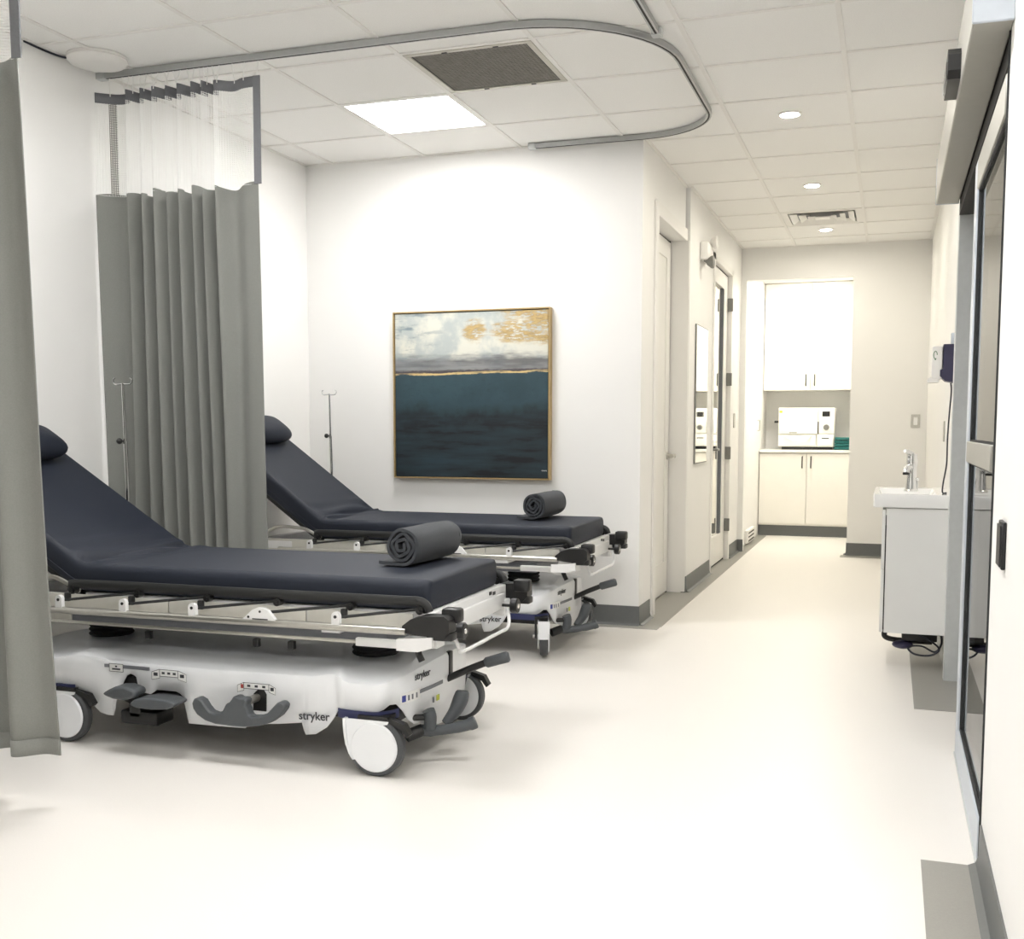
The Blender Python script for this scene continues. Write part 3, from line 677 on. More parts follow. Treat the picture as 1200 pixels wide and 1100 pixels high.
        obj('fork', MB().prism([(-.06, .205), (.05, .205), (.02, .09), (-.02, .09)], .0, .012*q_).prism([(-.06, .205), (.05, .205), (.05, .193), (-.06, .193)], -.055*q_, .012*q_), 'black_plastic', k)
        obj('axle', MB().cyl((0, -.02*q_, .1005), (0, .02*q_, .1005), .012, 12), 'steel', k)
        obj('brake_shoe', MB().prism([(.05, .200), (.105, .185), (.125, .150), (.115, .140), (.095, .165), (.05, .185)], -.05*q_, -.02*q_), 'black_plastic', k)
    caster(.785, -1, near_foot_turn); caster(.785, 1, 0); caster(-.48, -1, 0); caster(-.48, 1, 0)
    for sy in (-1, 1):
        for x0_, x1_ in ((.640, .835), (-.66, -.44)):
            m = MB(); pts = []
            N = 12
            for q in range(N+1):
                x = x0_+(x1_-x0_)*q/N
                y = interp(yN, min(x, .79)) if x <= .79 else interp([(.79, .380), (.806, .370), (.82, .35), (.835, .315)], x)
                pts.append((x, sy*y))
            A = [m.bm.verts.new((x, y+sy*.003, .186)) for x, y in pts]; B = [m.bm.verts.new((x, y+sy*.003, .216)) for x, y in pts]
            A2 = [m.bm.verts.new((x, y-sy*.006, .186)) for x, y in pts]; B2 = [m.bm.verts.new((x, y-sy*.006, .216)) for x, y in pts]
            for q in range(N):
                for U, V in ((A, B), (A2, B2), (A, A2), (B, B2)): m.bm.faces.new((U[q], U[q+1], V[q+1], V[q]))
            m.bm.faces.new((A[0], B[0], B2[0], A2[0])); m.bm.faces.new((A[N], B[N], B2[N], A2[N]))
            obj('corner_band', m, 'blue_band', t)
    # backrest support loop and IV pole at the head end
    obj('support_loop', MB().tube(catmull([(HX+.02, -.355, .560), (HX-.06, -.365, .602), (HX-.12, -.37, .612), (HX-.24, -.37, .612), (HX-.34, -.36, .56), (HX-.40, -.34, .52)], 5), .009, 8), 'steel', t)
    obj('gas_spring', MB().cyl((HX-.05, 0, .47), Vector((HX, 0, .53))+dirv*.42, .014, 10), 'black_plastic', t)
    obj('head_panel', MB().box(-.90, -.50, -.325, -.315, .44, .545, .003), 'panel_beige', t)
    ix, iy = ivx, .435
    iv = obj('iv_pole', MB().tube([(ix+.01, iy-.02, .50), (ix+.005, iy, .90), (ix, iy, 1.10)], .0085, 8).tube([(ix, iy, 1.09), (ix-.005, iy, 1.355)], .006, 8), 'chrome', t); tag(iv, 'slim chrome infusion pole')
    obj('pole_clamp', MB().box(ix-.02, ix+.03, iy-.13, iy, .49, .53, .005), 'frame_white', iv)
    obj('pole_knob', MB().cyl((ix, iy, 1.10), (ix-.012, iy-.012, 1.10), .004, 6).sph((ix-.018, iy-.016, 1.10), .014), 'black_plastic', iv)
    for s_ in (-1, 1):
        obj('hook', MB().tube(catmull([(ix-.005, iy, 1.352), (ix-.005+s_*.02, iy, 1.350), (ix-.005+s_*.042, iy, 1.352), (ix-.005+s_*.050, iy, 1.368), (ix-.005+s_*.040, iy, 1.378)], 4), .003, 6), 'chrome', iv)
    return t, path[-1]
def pillow(label, root, angle, d, hx=.10):
    # sits on the head section, local to world
    HXl = -.45; base = Vector((HXl, 0, .66)) + Vector((-math.cos(angle), 0, math.sin(angle)))*d + Vector((math.sin(angle), 0, math.cos(angle)))*.060
    wl = root.matrix_basis @ base
    mb = MB()
    def f(u, v):
        a = 2*PI*u; b = PI*(v-.5); e = .45
        sp = lambda c: math.copysign(abs(c)**e, c)
        x = hx*sp(math.cos(a))*abs(math.cos(b))**e; y = .26*sp(math.sin(a))*abs(math.cos(b))**e; z = .062*math.copysign(abs(math.sin(b))**.8, math.sin(b))
        z *= (1-.45*(abs(x)/hx)**4)*(1-.35*(abs(y)/.26)**4)
        return (x, y, z)
    mb.grid(f, 40, 15, True); bmesh.ops.remove_doubles(mb.bm, verts=mb.bm.verts, dist=.0005)
    o = obj('pillow', mb, 'navy_sheet'); o.location = wl; o.rotation_euler = (0, angle, root.rotation_euler.z)
    return tag(o, label, 'pillow', group='navy pillows on the stretchers')
def blanket(label, loc, rotz, length, seed):
    t = thing('rolled_blanket', label, 'blanket', loc, rotz, 'rolled blankets')
    turns, pitch, r0 = 3.4, .0166, .010; N = 110; pts = []
    for k in range(N):
        th = 2*PI*turns*k/(N-1); r = r0+pitch*th/(2*PI)
        r *= 1+.09*math.sin(4.3*th+seed)*(1 if th < 2*PI*2.2 else .25)
        pts.append((r*math.cos(th)*1.04, r*math.sin(th)*.97))
    R = r0+pitch*turns; off = turns % 1
    # rotate so the outer end leaves along the bed to -x at the bottom
    ang = -PI/2-2*PI*turns
    ca, sa = math.cos(ang), math.sin(ang); pts = [(-(x*ca-y*sa), x*sa+y*ca) for x, y in pts]
    bot = pts[-1]; th_ = .011
    for k in range(1, 7): pts.append((bot[0]-.020*k*.75*1.0, bot[1]+.001*k))
    zoff = -min(p[1] for p in pts)+th_/2+.001
    A = []
    mb = MB(); n = len(pts); L = []; Rr = []
    for i in range(n):
        a = Vector(pts[max(i-1, 0)]); b = Vector(pts[min(i+1, n-1)]); tt = (b-a).normalized(); nn = Vector((-tt.y, tt.x)); p = Vector(pts[i])
        L.append(p+nn*th_/2); Rr.append(p-nn*th_/2)
    def strip(yy, sc=1): return ([mb.bm.verts.new((q.x*sc, yy, q.y*sc+zoff)) for q in L], [mb.bm.verts.new((q.x*sc, yy, q.y*sc+zoff)) for q in Rr])
    ys = [-length/2, -length/2+.004, -length*.2, length*.12, length/2-.004, length/2]
    S_ = [strip(y, s) for y, s in zip(ys, (.985, 1, 1.0, 1.03, 1.0, .985))]
    for (a1, b1), (a2, b2) in zip(S_, S_[1:]):
        for i in range(n-1):
            mb.bm.faces.new((a1[i], a1[i+1], a2[i+1], a2[i])); mb.bm.faces.new((b1[i], b1[i+1], b2[i+1], b2[i]))
        mb.bm.faces.new((a1[0], a2[0], b2[0], b1[0])); mb.bm.faces.new((a1[-1], a2[-1], b2[-1], b1[-1]))
    for a1, b1 in (S_[0], S_[-1]):
        for i in range(n-1): mb.bm.faces.new((a1[i], a1[i+1], b1[i+1], b1[i]))
    obj('roll', mb, 'charcoal_fleece', t)
    obj('stitching', MB().tube([(R*1.06*math.cos(a), length/2-.02, R*1.0*math.sin(a)+zoff*.95) for a in [PI*(.05+.5*k/12) for k in range(13)]], .0018, 5), 'charcoal_fleece', t)
    return t
A1, A2 = math.radians(32), math.radians(36)
s1, _ = make_stretcher('nearer white hospital stretcher with navy mattress, partly behind the left curtain', (-2.38, 3.645, 0), 0, A1, 0, 1, -.83)
s2, _ = make_stretcher('farther white hospital stretcher with navy mattress below the painting', (-2.45, 5.60, 0.010), 0, A2, math.radians(108), 4, -.79)
pillow('navy pillow on the raised head of the nearer stretcher', s1, A1, .735)
pillow('navy pillow on the raised head of the farther stretcher', s2, A2, .735)
blanket('rolled charcoal blanket on the foot of the nearer stretcher', (-1.625, 3.745, .666), math.radians(-3), .37, 0)
blanket('rolled charcoal blanket on the foot of the farther stretcher', (-1.765, 5.70, .676), math.radians(-2), .36, 2)

# ================================================================ PAINTING
def painting():
    x0, x1, z0, z1 = -2.915, -1.905, .85, 1.865
    t = thing('painting', 'square abstract painting in cream, gold, teal and navy with thin gold frame', 'painting', ((x0+x1)/2, YB, (z0+z1)/2))
    hx, hz = (x1-x0)/2, (z1-z0)/2
    f = MB()
    for a, b, c_, d in ((-hx, hx, -hz, -hz+.008), (-hx, hx, hz-.008, hz), (-hx, -hx+.008, -hz+.008, hz-.008), (hx-.008, hx, -hz+.008, hz-.008)): f.box(a, b, -.052, -.002, c_, d)
    obj('frame', f, 'gold_frame', t, False)
    obj('backing', MB().box(-hx+.008, hx-.008, -.03, -.004, -hz+.008, hz-.008), 'dark_gap', t, False)
    cv = obj('canvas', MB().box(-hx+.013, hx-.013, -.045, -.02, -hz+.013, hz-.013), None, t, False)
    m = bpy.data.materials.new('abstract_paint'); m.use_nodes = True; nt = m.node_tree; b = nt.nodes['Principled BSDF']; b.inputs['Roughness'].default_value = .55
    N = nt.nodes.new; Lk = nt.links.new
    tc = N('ShaderNodeTexCoord'); sp = N('ShaderNodeSeparateXYZ'); Lk(tc.outputs['Object'], sp.inputs[0])
    def noise(scale, sx, sz, det=5, rough=.6):
        mp = N('ShaderNodeMapping'); mp.inputs['Scale'].default_value = (sx, 1, sz); Lk(tc.outputs['Object'], mp.inputs[0])
        n = N('ShaderNodeTexNoise'); n.inputs['Scale'].default_value = scale; n.inputs['Detail'].default_value = det; n.inputs['Roughness'].default_value = rough
        Lk(mp.outputs[0], n.inputs['Vector']); return n.outputs['Fac']
    def math_(op, a, b_, c=None):
        n = N('ShaderNodeMath'); n.operation = op
        for i, v in enumerate((a, b_, c)):
            if v is None: continue
            if isinstance(v, (int, float)): n.inputs[i].default_value = v
            else: Lk(v, n.inputs[i])
        return n.outputs[0]
    def smooth(v, a, b_):
        n = N('ShaderNodeMapRange'); n.interpolation_type = 'SMOOTHSTEP'; n.inputs[1].default_value = a; n.inputs[2].default_value = b_; Lk(v, n.inputs[0]); return n.outputs[0]
    def mix(fac, a, b_):
        n = N('ShaderNodeMix'); n.data_type = 'RGBA'
        if isinstance(fac, (int, float)): n.inputs[0].default_value = fac
        else: Lk(fac, n.inputs[0])
        for i, v in ((6, a), (7, b_)):
            if isinstance(v, str): n.inputs[i].default_value = lin(v)+(1,)
            else: Lk(v, n.inputs[i])
        return n.outputs[2]
    X, Z = sp.outputs['X'], sp.outputs['Z']
    H_ = 2*hz
    v = math_('DIVIDE', math_('ADD', Z, hz), H_)        # 0 bottom .. 1 top
    u = math_('DIVIDE', math_('ADD', X, hx), 2*hx)
    nL = noise(5, 1, 1); nS = noise(14, .5, 2.2); nF = noise(60, .5, 1.5); nH = noise(7, .35, 3.0)
    # upper field
    up = mix(smooth(nL, .40, .62), 'd9d8cb', 'b4bbb8')
    up = mix(math_('MULTIPLY', smooth(nS, .52, .70), smooth(u, .45, .05)), up, '7f8d93')
    # gold patches
    def blob(cu, cv_, ru, rv):
        a = math_('POWER', math_('DIVIDE', math_('SUBTRACT', u, cu), ru), 2); c = math_('POWER', math_('DIVIDE', math_('SUBTRACT', v, cv_), rv), 2)
        d = math_('ADD', a, c); d = math_('SUBTRACT', d, math_('MULTIPLY', math_('SUBTRACT', nS, .5), 3.2)); return math_('MULTIPLY', smooth(d, 1.5, .3), smooth(math_('ADD', nF, math_('MULTIPLY', nS, .6)), .60, .86))
    gold = math_('MAXIMUM', math_('MAXIMUM', blob(.53, .875, .075, .07), blob(.80, .87, .16, .075)), math_('MAXIMUM', blob(.95, .92, .09, .13), blob(.9, .98, .2, .05)))
    goldc = mix(smooth(nF, .35, .65), '9d8250', 'c2a873')
    up = mix(gold, up, goldc)
    # grey band above horizon
    g = math_('MULTIPLY', smooth(math_('ADD', v, math_('MULTIPLY', math_('SUBTRACT', nS, .5), .10)), .755, .70), .85)
    up = mix(g, up, mix(smooth(nH, .35, .65), '4a4a50', '808184'))
    up = mix(smooth(math_('ADD', v, math_('MULTIPLY', math_('SUBTRACT', nF, .5), .02)), .655, .64), up, '4c4548')
    # lower field
    lo = mix(smooth(nL, .35, .65), '324b54', '2a414a')
    dk = math_('MULTIPLY', smooth(math_('ADD', v, math_('MULTIPLY', math_('SUBTRACT', nL, .5), .5)), .40, .27), smooth(math_('ADD', nH, math_('MULTIPLY', nS, .35)), .50, .66))
    lo = mix(smooth(math_('ADD', v, math_('MULTIPLY', math_('SUBTRACT', nL, .5), .35)), .48, .33), lo, mix(smooth(nH, .46, .74), '0d1216', '1d2c35'))
    lo = mix(math_('MULTIPLY', dk, .22), lo, '3d5660')
    lo = mix(math_('MULTIPLY', smooth(nF, .55, .75), .25), lo, '1a2028')
    hzn = math_('ADD', v, math_('ADD', math_('MULTIPLY', math_('SUBTRACT', nS, .5), .035), math_('MULTIPLY', u, -.012)))
    col = mix(smooth(hzn, .618, .624), lo, up)
    line = math_('MULTIPLY', smooth(hzn, .616, .620), smooth(hzn, .632, .627))
    line = math_('MULTIPLY', line, smooth(nS, .30, .52))
    col = mix(line, col, 'd8bd84')
    Lk(col, b.inputs['Base Color']); cv.data.materials.append(m)
    sg = [(.455+.004*k, -.0462, -.452+.004*math.sin(k*2.1)) for k in range(9)]
    obj('signature', MB().tube(sg, .0012, 4), 'label_white', t)
painting()

# ================================================================ DOORS
def lever(parent, x, y, z, dirn, m='steel', side=1):
    h = obj('handle', MB().cyl((x, y, z), (x+side*.008, y, z), .026, 18).cyl((x, y, z), (x+side*.06, y, z), .014, 10), m, parent)
    obj('lever', MB().tube([(x+side*.05, y, z), (x+side*.055, y+dirn*.02, z), (x+side*.055, y+dirn*.115, z)], .013, 8), m, h)
    return h
# door 1 : recessed leaf
xd = XC-.105
d1 = thing('door_1', 'white panel door in the corridor beside the painting wall', 'door'); del d1['category']; d1['kind'] = 'structure'
obj('leaf', MB().box(xd-.045, xd, D1A+.012, D1B-.014, .012, D1H-.014), 'door_white', d1, False)
m = MB(); ya, yb = D1A+.012, D1B-.014
for a, b, c_, d in ((ya, ya+.12, .012, D1H-.014), (yb-.12, yb, .012, D1H-.014), (ya+.12, yb-.12, D1H-.134, D1H-.014), (ya+.12, yb-.12, .012, .232)): m.box(xd-.001, xd+.008, a, b, c_, d, .002, 1)
obj('stile_frame', m, 'door_white', d1)
obj('gap_shade_strip', MB().box(xd-.05, xd+.004, D1B-.014, D1B, 0, D1H).box(xd-.05, xd-.002, D1A, D1B, D1H-.014, D1H).box(xd-.05, xd-.002, D1A, D1A+.012, 0, D1H).box(xd-.05, xd-.01, D1A, D1B, .001, .012), 'dark_gap', d1, False)  # dark strips stand in for the shade in the joints round the leaf
obj('jamb', MB().box(XC-.15, XC2-.004, D1B, D1B+.0205, 0, D1H+.0), 'trim_white', d1, False)
obj('casing', MB().box(XC-.001, XC+.014, D1A-.085, D1A-.003, 0, D1H+.08, .003, 1).box(XC-.001, XC+.014, D1A-.003, D1B+.018, D1H-.002, D1H+.08, .003, 1), 'trim_white', d1)
lever(d1, xd+.008, D1B-.07, .965, -1, 'steel')
# door 2 : glazed leaf
xd = XC2-.028
d2 = thing('door_2', 'white glazed door with lever handle farther along the corridor', 'door'); del d2['category']; d2['kind'] = 'structure'
ya, yb, zt = D2A+.012, D2B-.012, D2H-.012
ga, gb, g0, g1 = ya+.16, yb-.20, .25, zt-.12
m = MB().box(xd-.045, xd, ya, ga, .02, zt).box(xd-.045, xd, gb, yb, .02, zt).box(xd-.045, xd, ga, gb, .02, g0).box(xd-.045, xd, ga, gb, g1, zt)
obj('leaf', m, 'door_white', d2, False)
obj('pane', MB().box(xd-.026, xd-.018, ga, gb, g0, g1), 'mirror', d2, False)
m = MB()
for a, b, c_, d in ((ga-.012, ga+.008, g0-.01, g1+.01), (gb-.012, gb+.014, g0-.01, g1+.01), (ga, gb, g0-.012, g0+.008), (ga, gb, g1-.008, g1+.012)): m.box(xd-.004, xd+.006, a, b, c_, d, .002, 1)
obj('glazing_bead', m, 'trim_white', d2)
obj('glazing_gasket', MB().box(xd-.017, xd-.003, gb-.020, gb-.011, g0, g1), 'stripe_grey', d2, False)
obj('gap_shade_strip', MB().box(xd-.05, xd-.004, D2B-.013, D2B-.002, 0, D2H).box(xd-.05, xd-.004, D2A, D2B, D2H-.012, D2H).box(xd-.05, xd-.01, D2A, D2B, .001, .02), 'dark_gap', d2, False)  # joint shade put in as dark-coloured strips at the leaf edges
obj('casing', MB().box(XC2-.04, XC2+.012, D2B-.001, D2B+.05, 0, D2H+.05, .002, 1).box(XC2-.04, XC2+.012, D2A-.05, D2A+.001, 0, D2H+.05, .002, 1).box(XC2-.04, XC2+.012, D2A-.05, D2B+.05, D2H, D2H+.05, .002, 1), 'trim_white', d2)
for z in (.31, .94, 1.58, 2.22): obj('hinge', MB().box(xd+.001, XC2+.020, D2B-.022, D2B-.002, z-.055, z+.055, .003, 1), 'dial_grey', d2)
h = obj('handle', MB().box(xd, xd+.028, ya+.02, ya+.085, .90, 1.06, .003, 1), 'dial_grey', d2)
obj('lever', MB().cyl((xd, ya+.06, .985), (xd+.06, ya+.06, .985), .010, 10).tube([(xd+.055, ya+.06, .985), (xd+.058, ya+.18, .985)], .010, 8), 'dial_grey', h)
# sliding door (aluminium)
d3 = thing('door_3', 'aluminium framed glass sliding door on the right wall', 'door'); del d3['category']; d3['kind'] = 'structure'
LX0, LX1, LY0, LY1, LZ1 = .250, .290, 3.115, 4.16, 2.05
obj('stile', MB().box(LX0, LX1, LY1-.11, LY1, .008, LZ1, .003, 1), 'alu_light', d3)
obj('bottom_rail', MB().box(LX0, LX1, LY0-.004, LY1-.11, .008, .115, .003, 1), 'alu_light', d3)
obj('top_rail', MB().box(LX0, LX1, LY0-.004, LY1-.11, 1.95, LZ1, .003, 1), 'header_paint', d3)
obj('mid_rail', MB().box(LX0-.004, LX1, LY0-.004, LY1-.11, 1.045, 1.115, .003, 1), 'header_paint', d3)
for z0, z1 in ((.115, 1.045), (1.115, 1.95)):
    obj('pane', MB().box(.264, .270, LY0-.004, LY1-.11, z0, z1), 'glass', d3, False)
    m = MB()
    for a, b, c_, d in ((LY1-.120, LY1-.109, z0, z1), (LY0-.004, LY1-.11, z0-.001, z0+.006), (LY0-.004, LY1-.11, z1-.006, z1+.001)): m.box(.256, .2635, a, b, c_, d)
    obj('gasket', m, 'black_rubber', d3, False)
obj('wall_gasket', MB().box(.253, .262, 3.1005, 3.107, .02, 2.15), 'black_rubber', d3, False)
obj('jamb', MB().box(.262, .42, 5.36, 5.425, 0, 2.16, .003, 1), 'alu', d3)
obj('floor_guide', MB().box(.246, .262, 3.1, 4.16, 0, .008), 'alu', d3, False)
obj('head_track', MB().box(.262, .42, 3.1, 5.36, 2.10, 2.2), 'dark_gap', d3, False)
t = thing('door_operator', 'long grey operator header box above the glass sliding door', 'door operator', (.21, 4.2, 2.152))
obj('housing', MB().box(-.047, .048, -1.17, 1.16, 0, .20, .004, 1), 'header_paint', t)
obj('end_cap', MB().box(-.049, .049, -1.182, -1.170, -.002, .202, .003, 1), 'alu_light', t)
obj('end_cap', MB().box(-.049, .049, 1.160, 1.168, -.002, .202, .003, 1), 'alu_light', t)
t = thing('motion_sensor', 'black motion sensor fixed to the sliding door header', 'sensor', (.163, 3.66, 2.19))
obj('housing', MB().prism([(-.14, .00), (-.12, -.02), (.10, -.02), (.13, .0), (.14, .035), (.12, .065), (-.12, .065), (-.14, .045)], -.036, 0, 'yz'), 'black_plastic', t)
obj('lens_cover', MB().box(-.039, -.033, -.11, .09, -.012, .035, .003, 1), 'black_plastic', t)
obj('indicator', MB().cyl((-.030, .085, -.005), (-.040, .085, -.005), .006, 10), 'label_white', t)
tag(obj('push_plate', MB().box(XN-.010, XN-.0005, 2.735, 2.825, .835, .945, .002, 1).box(XN-.014, XN-.010, 2.74, 2.82, .842, .937), 'black_plastic'), 'small black and silver door release plate on the near right wall', 'switch')

# ================================================================ CORRIDOR ITEMS
t = thing('wall_mirror', 'tall thin-edged mirror on the corridor wall before the glazed door', 'mirror', (XC2, 8.21, 1.40))
obj('edge', MB().box(.0005, .012, -.26, .26, -.50, .50), 'dial_grey', t, False); obj('glass', MB().box(.012, .0135, -.252, .252, -.492, .492), 'mirror', t, False)
t = thing('emergency_light', 'white twin-head emergency light high on the corridor wall', 'light', (XC2, 8.22, 2.42))
obj('housing', MB().box(.0005, .06, -.13, .13, -.05, .08, .012), 'trim_white', t)
for yy, zz in ((-.09, -.06), (.07, .09)):
    obj('lamp_head', MB().cyl((.03, yy, zz*.8), (.06, yy, zz*1.15), .012, 8).lathe([(.02, .0), (.045, .03), (.048, .045), (.040, .05)], (.05, yy, zz*1.1), 'x', 16), 'dial_grey' if zz < 0 else 'trim_white', t)
tag(obj('wall_plate', MB().box(XC2+.0005, XC2+.008, 10.06, 10.14, 1.16, 1.29, .002, 1), 'steel'), 'narrow steel switch plate beside the glazed corridor door', 'switch')
t = thing('light_switch', 'steel light switch on the corridor end wall right of the niche', 'switch', (.208, YE, 1.22))
obj('plate', MB().box(-.038, .038, -.006, -.0005, -.058, .058, .002, 1), 'steel', t); obj('rocker', MB().box(-.017, .017, -.010, -.006, -.034, .034, .002, 1), 'label_white', t)
tag(obj('wall_plate', MB().box(XR-.008, XR-.0005, 6.9, 6.98, 1.08, 1.2, .002, 1), 'steel'), 'steel outlet plate on the right wall above the sink', 'outlet')
# niche joinery
YF = 12.12
t = thing('base_cabinet', 'white two-door base cabinet under the niche counter', 'cabinet', (-.835, YF, 0))
obj('carcass', MB().box(-.495, .495, .02, .66, .115, .895), 'cabinet_white', t, False)
obj('toe_kick', MB().box(-.495, .495, .03, .05, 0, .135), 'base_grey', t, False)
for s_ in (-1, 1):
    d = obj('door', MB().box(min(s_*.0025, s_*.493), max(s_*.0025, s_*.493), 0, .02, .135, .885, .002, 1), 'cabinet_white', t)
    obj('handle', MB().tube([(s_*.045, 0, .855), (s_*.045, -.025, .853), (s_*.045, -.025, .737), (s_*.045, 0, .735)], .007, 8), 'handle_bronze', d)
tag(obj('countertop', MB().box(-1.332, -.335, YF-.02, YN-.001, .897, .925, .003, 1), 'counter_white'), 'white niche countertop carrying the sterilizer and towels', 'countertop')
t = thing('wall_cabinet', 'white two-door wall cabinet hanging over the niche counter', 'cabinet', (-.835, 12.40, 1.565))
obj('carcass', MB().box(-.495, .495, .02, .395, 0, 1.152), 'cabinet_white', t, False)
for s_ in (-1, 1):
    d = obj('door', MB().box(min(s_*.0025, s_*.493), max(s_*.0025, s_*.493), 0, .02, .003, 1.15, .002, 1), 'cabinet_white', t)
    obj('handle', MB().tube([(s_*.045, 0, .17), (s_*.045, -.025, .168), (s_*.045, -.025, .052), (s_*.045, 0, .05)], .007, 8), 'handle_bronze', d)
t = thing('sterilizer', 'white tabletop steam sterilizer with dark display on the niche counter', 'autoclave', (-.865, 12.30, .926))
obj('body', MB().box(-.29, .30, 0, .42, .03, .45, .012), 'auto_white', t)
obj('foot_bar', MB().box(-.25, .28, .01, .40, 0, .03), 'black_plastic', t, False)
obj('door', MB().box(-.285, .125, -.03, 0, .165, .44, .012), 'auto_white', t)
obj('lower_panel', MB().box(-.285, .110, -.022, 0, .04, .158, .008), 'auto_white', t)
obj('handle', MB().tube(catmull([(-.22, -.035, .152), (-.15, -.045, .105), (-.06, -.05, .088), (.01, -.045, .105), (.06, -.035, .15)], 5), .012, 8), 'auto_white', t)
obj('nameplate', MB().box(-.17, -.09, -.032, -.030, .178, .186), 'dial_grey', t, False)
obj('gap', MB().box(.125, .135, -.02, .0, .04, .30), 'dark_gap', t, False)
obj('control_panel', MB().box(.137, .295, -.026, 0, .172, .44, .006), 'auto_white', t); obj('drawer', MB().box(.122, .29, -.026, 0, .04, .166, .006), 'auto_white', t)
obj('display', MB().box(.17, .25, -.029, -.026, .355, .410, .002, 1), 'black_plastic', t)
obj('dial', MB().lathe([(.030, -.026), (.030, -.033), (.022, -.045), (.004, -.046)], (.215, 0, .24), 'y', 22), 'dial_grey', t)
obj('drawer_slot', MB().box(.17, .245, -.029, -.0255, .118, .127), 'black_plastic', t, False)
obj('sticker', MB().box(-.275, -.245, -.032, -.0298, .395, .42), 'sticker_yellow', t, False)
obj('side_knob', MB().cyl((-.29, .05, .30), (-.335, .05, .30), .012, 10), 'black_plastic', t)
for k in range(4):
    lab = ['bottom folded teal towel of the stack beside the sterilizer', 'second folded teal towel from the bottom of the stack', 'third folded teal towel from the bottom of the stack', 'topmost folded teal towel of the stack beside the sterilizer'][k]
    m = MB(); z0 = k*.034
    def f(u, v, z0=z0):
        return None
    m.box(-.098, .098, -.12, .12, 0, .015, .007, 3).box(-.099, .096, -.121, .118, .0155, .031, .007, 3)
    m.cyl((-.097, -.112, .0155), (.096, -.112, .0155), .0145, 12)
    o = obj('folded_towel', m, 'teal_cloth', None, True, (-.462+.004*((k % 2)-.5), 12.36+.004*(k % 3), .9262+z0), (0, 0, .02*(k-1.5)))
    tag(o, lab, 'towel', 'folded teal towels')
t = thing('floor_grille', 'white louvred heater grille low on the left side of the niche', 'heater', (-1.334, 11.25, .02))
obj('body', MB().box(.001, .035, -.27, .27, 0, .13, .005), 'trim_white', t)
for z in (.022, .060, .098): obj('slot', MB().box(.0345, .0365, -.22, .22, z-.006, z+.008), 'dark_gap', t, False)
tag(obj('door_pull', MB().tube([(-1.334, 11.93, 1.24), (-1.312, 11.93, 1.24), (-1.312, 11.93, 1.13), (-1.334, 11.93, 1.13)], .005, 8), 'steel'), 'thin steel pull handle on the left side of the niche', 'handle')
# vanity
YV0, YV1 = 5.50, 6.15
t = thing('sink_cabinet', 'white wall-hung sink cabinet on the right wall', 'cabinet', (.14, (YV0+YV1)/2, 0))
hy = (YV1-YV0)/2
obj('carcass', MB().box(-.145, .158, -hy, hy, .185, .782, .002, 1), 'vanity_white', t)
for z0, z1 in ((.187, .487), (.492, .775)): obj('drawer_front', MB().box(-.165, -.149, -hy, hy, z0, z1, .002, 1), 'vanity_white', t)
obj('reveal', MB().box(-.150, -.1445, -hy+.0005, hy-.001, .20, .70), 'dark_gap', t, False)
obj('edge_pull', MB().box(-.163, -.150, -hy-.004, hy, .777, .783), 'dial_grey', t, False)
t = thing('sink_basin', 'white ceramic sink basin on top of the wall-hung cabinet', 'sink', (.115, (YV0+YV1)/2, .785))
m = MB(); hyb = hy+.012
def rr(hx_, hy_, z): return [(a*hx_, b*hy_, z) for a, b in ((-1, -.97), (-.96, -1), (.96, -1), (1, -.97), (1, .97), (.96, 1), (-.96, 1), (-1, .97))]
rings = [rr(.180, hyb, 0), rr(.183, hyb+.003, .004), rr(.183, hyb+.003, .058), rr(.180, hyb, .063), [(x*.72-.03, y*.80, .061) for x, y, z in rr(.18, hyb, 0)], [(x*.62-.03, y*.72, .012) for x, y, z in rr(.18, hyb, 0)]]
VV = [[m.bm.verts.new(p) for p in r] for r in rings]
for A, B in zip(VV, VV[1:]):
    for k in range(8): m.bm.faces.new((A[k], A[(k+1) % 8], B[(k+1) % 8], B[k]))
m.bm.faces.new(VV[0][::-1]); m.bm.faces.new(VV[-1])
obj('bowl', m, 'ceramic', t)
obj('drain', MB().lathe([(.022, .013), (.02, .016), (.003, .016)], (-.03, 0, 0), 'z', 16), 'chrome', t)
t = thing('faucet', 'chrome single-lever faucet on the white sink', 'faucet', (.105, 5.80, .847))
obj('body', MB().lathe([(.034, 0), (.034, .006), (.027, .012), (.023, .07), (.024, .12), (.027, .15), (.025, .165)], (0, 0, 0), 'z', 20), 'chrome', t)
obj('spout', MB().tube(catmull([(0, 0, .115), (-.012, -.04, .122), (-.025, -.09, .112), (-.027, -.10, .095)], 5), .016, 10), 'chrome', t)
obj('aerator', MB().cyl((-.027, -.10, .096), (-.027, -.10, .086), .0165, 14), 'black_plastic', t)
obj('lever', MB().cyl((0, 0, .165), (0, 0, .185), .024, 16).tube([(0, 0, .18), (-.02, -.03, .195), (-.035, -.06, .20)], [.016, .012, .009], 8), 'chrome', t)
obj('rod', MB().cyl((.028, 0, 0), (.028, 0, .06), .004, 8).sph((.028, 0, .06), .009), 'chrome', t)
t = thing('soap_dispenser', 'white and navy touch-free soap dispenser on the right wall above the sink', 'dispenser', (XR, 5.70, 1.37))
obj('back_body', MB().prism([(-.0005, .0), (-.06, .012), (-.085, .035), (-.085, .065), (-.072, .068), (-.072, .185), (-.0005, .185)], -.055, .055), 'navy_plastic', t)
obj('front_cover', MB().box(-.125, -.0735, -.052, .058, .02, .178, .012), 'trim_white', t)
obj('drip_lip', MB().box(-.14, -.088, -.045, .055, .005, .03, .006), 'trim_white', t)
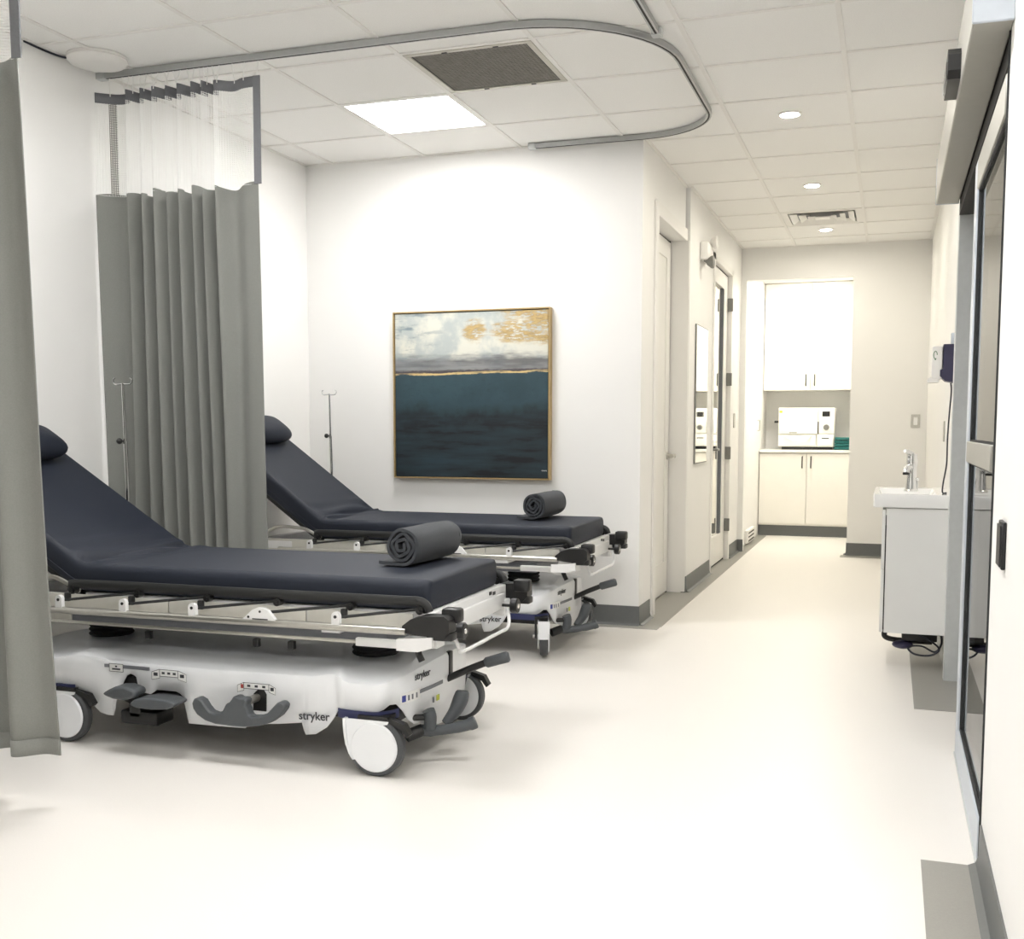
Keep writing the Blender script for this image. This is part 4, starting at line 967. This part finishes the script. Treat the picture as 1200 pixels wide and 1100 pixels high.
obj('logo_mark', MB().tube([(-.108+.008*math.cos(a), -.0525, .135+.018*math.sin(a)) for a in [2*PI*k/12 for k in range(11)]], .0018, 5).cyl((-.108, -.052, .117), (-.108, -.054, .112), .003, 6), 'logo_green', t)
obj('top_tab', MB().box(-.04, -.012, -.02, .02, .187, .24, .004), 'alu_light', t)
cord = catmull([(.265, 5.665, 1.372), (.268, 5.655, 1.33), (.262, 5.65, 1.22), (.258, 5.65, 1.10), (.258, 5.65, .99), (.246, 5.65, .90), (.244, 5.65, .853), (.262, 5.66, .850)], 6)
obj('cord', MB().tube([(x-XR, y-5.70, z-1.37) for x, y, z in cord], .004, 6), 'cable_dark', t)
t = thing('power_adapter', 'black power adapter with coiled cables hanging under the sink cabinet', 'adapter', (.14, 5.66, .1265))
obj('brick', MB().box(-.06, .10, -.08, .06, .01, .055, .006), 'black_plastic', t)
obj('mouse_shaped_plug', MB().sph((-.055, -.06, -.012), .05, 1.0, .7, .42), 'navy_plastic', t)
obj('bracket_arm', MB().tube(catmull([(-.135, -.02, .05), (-.14, -.02, .02), (-.11, -.02, .005), (-.03, -.02, .0), (.08, -.02, .0)], 5), .013, 8), 'black_plastic', t)
obj('hanger', MB().box(-.055, -.045, -.02, 0, .05, .058).box(.06, .07, -.02, 0, .05, .058), 'steel', t, False)
obj('cable', MB().tube(catmull([(.02, -.08, .04), (.07, -.10, .02), (.11, -.09, -.02), (.07, -.09, -.052), (.0, -.09, -.05), (-.03, -.08, -.02), (.03, -.085, -.01), (.09, -.085, -.035), (.12, -.06, .0), (.12, -.02, .04)], 6), .005, 6), 'cable_dark', t)

# ceiling dome and cable by the left wall
t = thing('ceiling_dome', 'white round dome fixture on the ceiling by the left wall', 'access point', (-3.385, 4.19, ZC-.004))
obj('dome', MB().lathe([(.125, 0), (.128, -.012), (.118, -.026), (.085, -.036), (.03, -.040), (.002, -.0405)], (0, 0, 0), 'z', 32), 'trim_white', t)
obj('base_ring', MB().lathe([(.131, .003), (.131, -.004), (.12, -.004), (.12, .003)], (0, 0, 0), 'z', 32), 'grid_white', t)
tag(obj('ceiling_cable', MB().tube(catmull([(XL+.006, 3.90, ZC-.008), (XL+.008, 4.0, ZC-.010), (XL+.018, 4.1, ZC-.010), (XL+.04, 4.15, ZC-.008)], 4), .0045, 6), 'cable_dark'), 'short dark cable along the ceiling edge beside the white dome', 'cable')
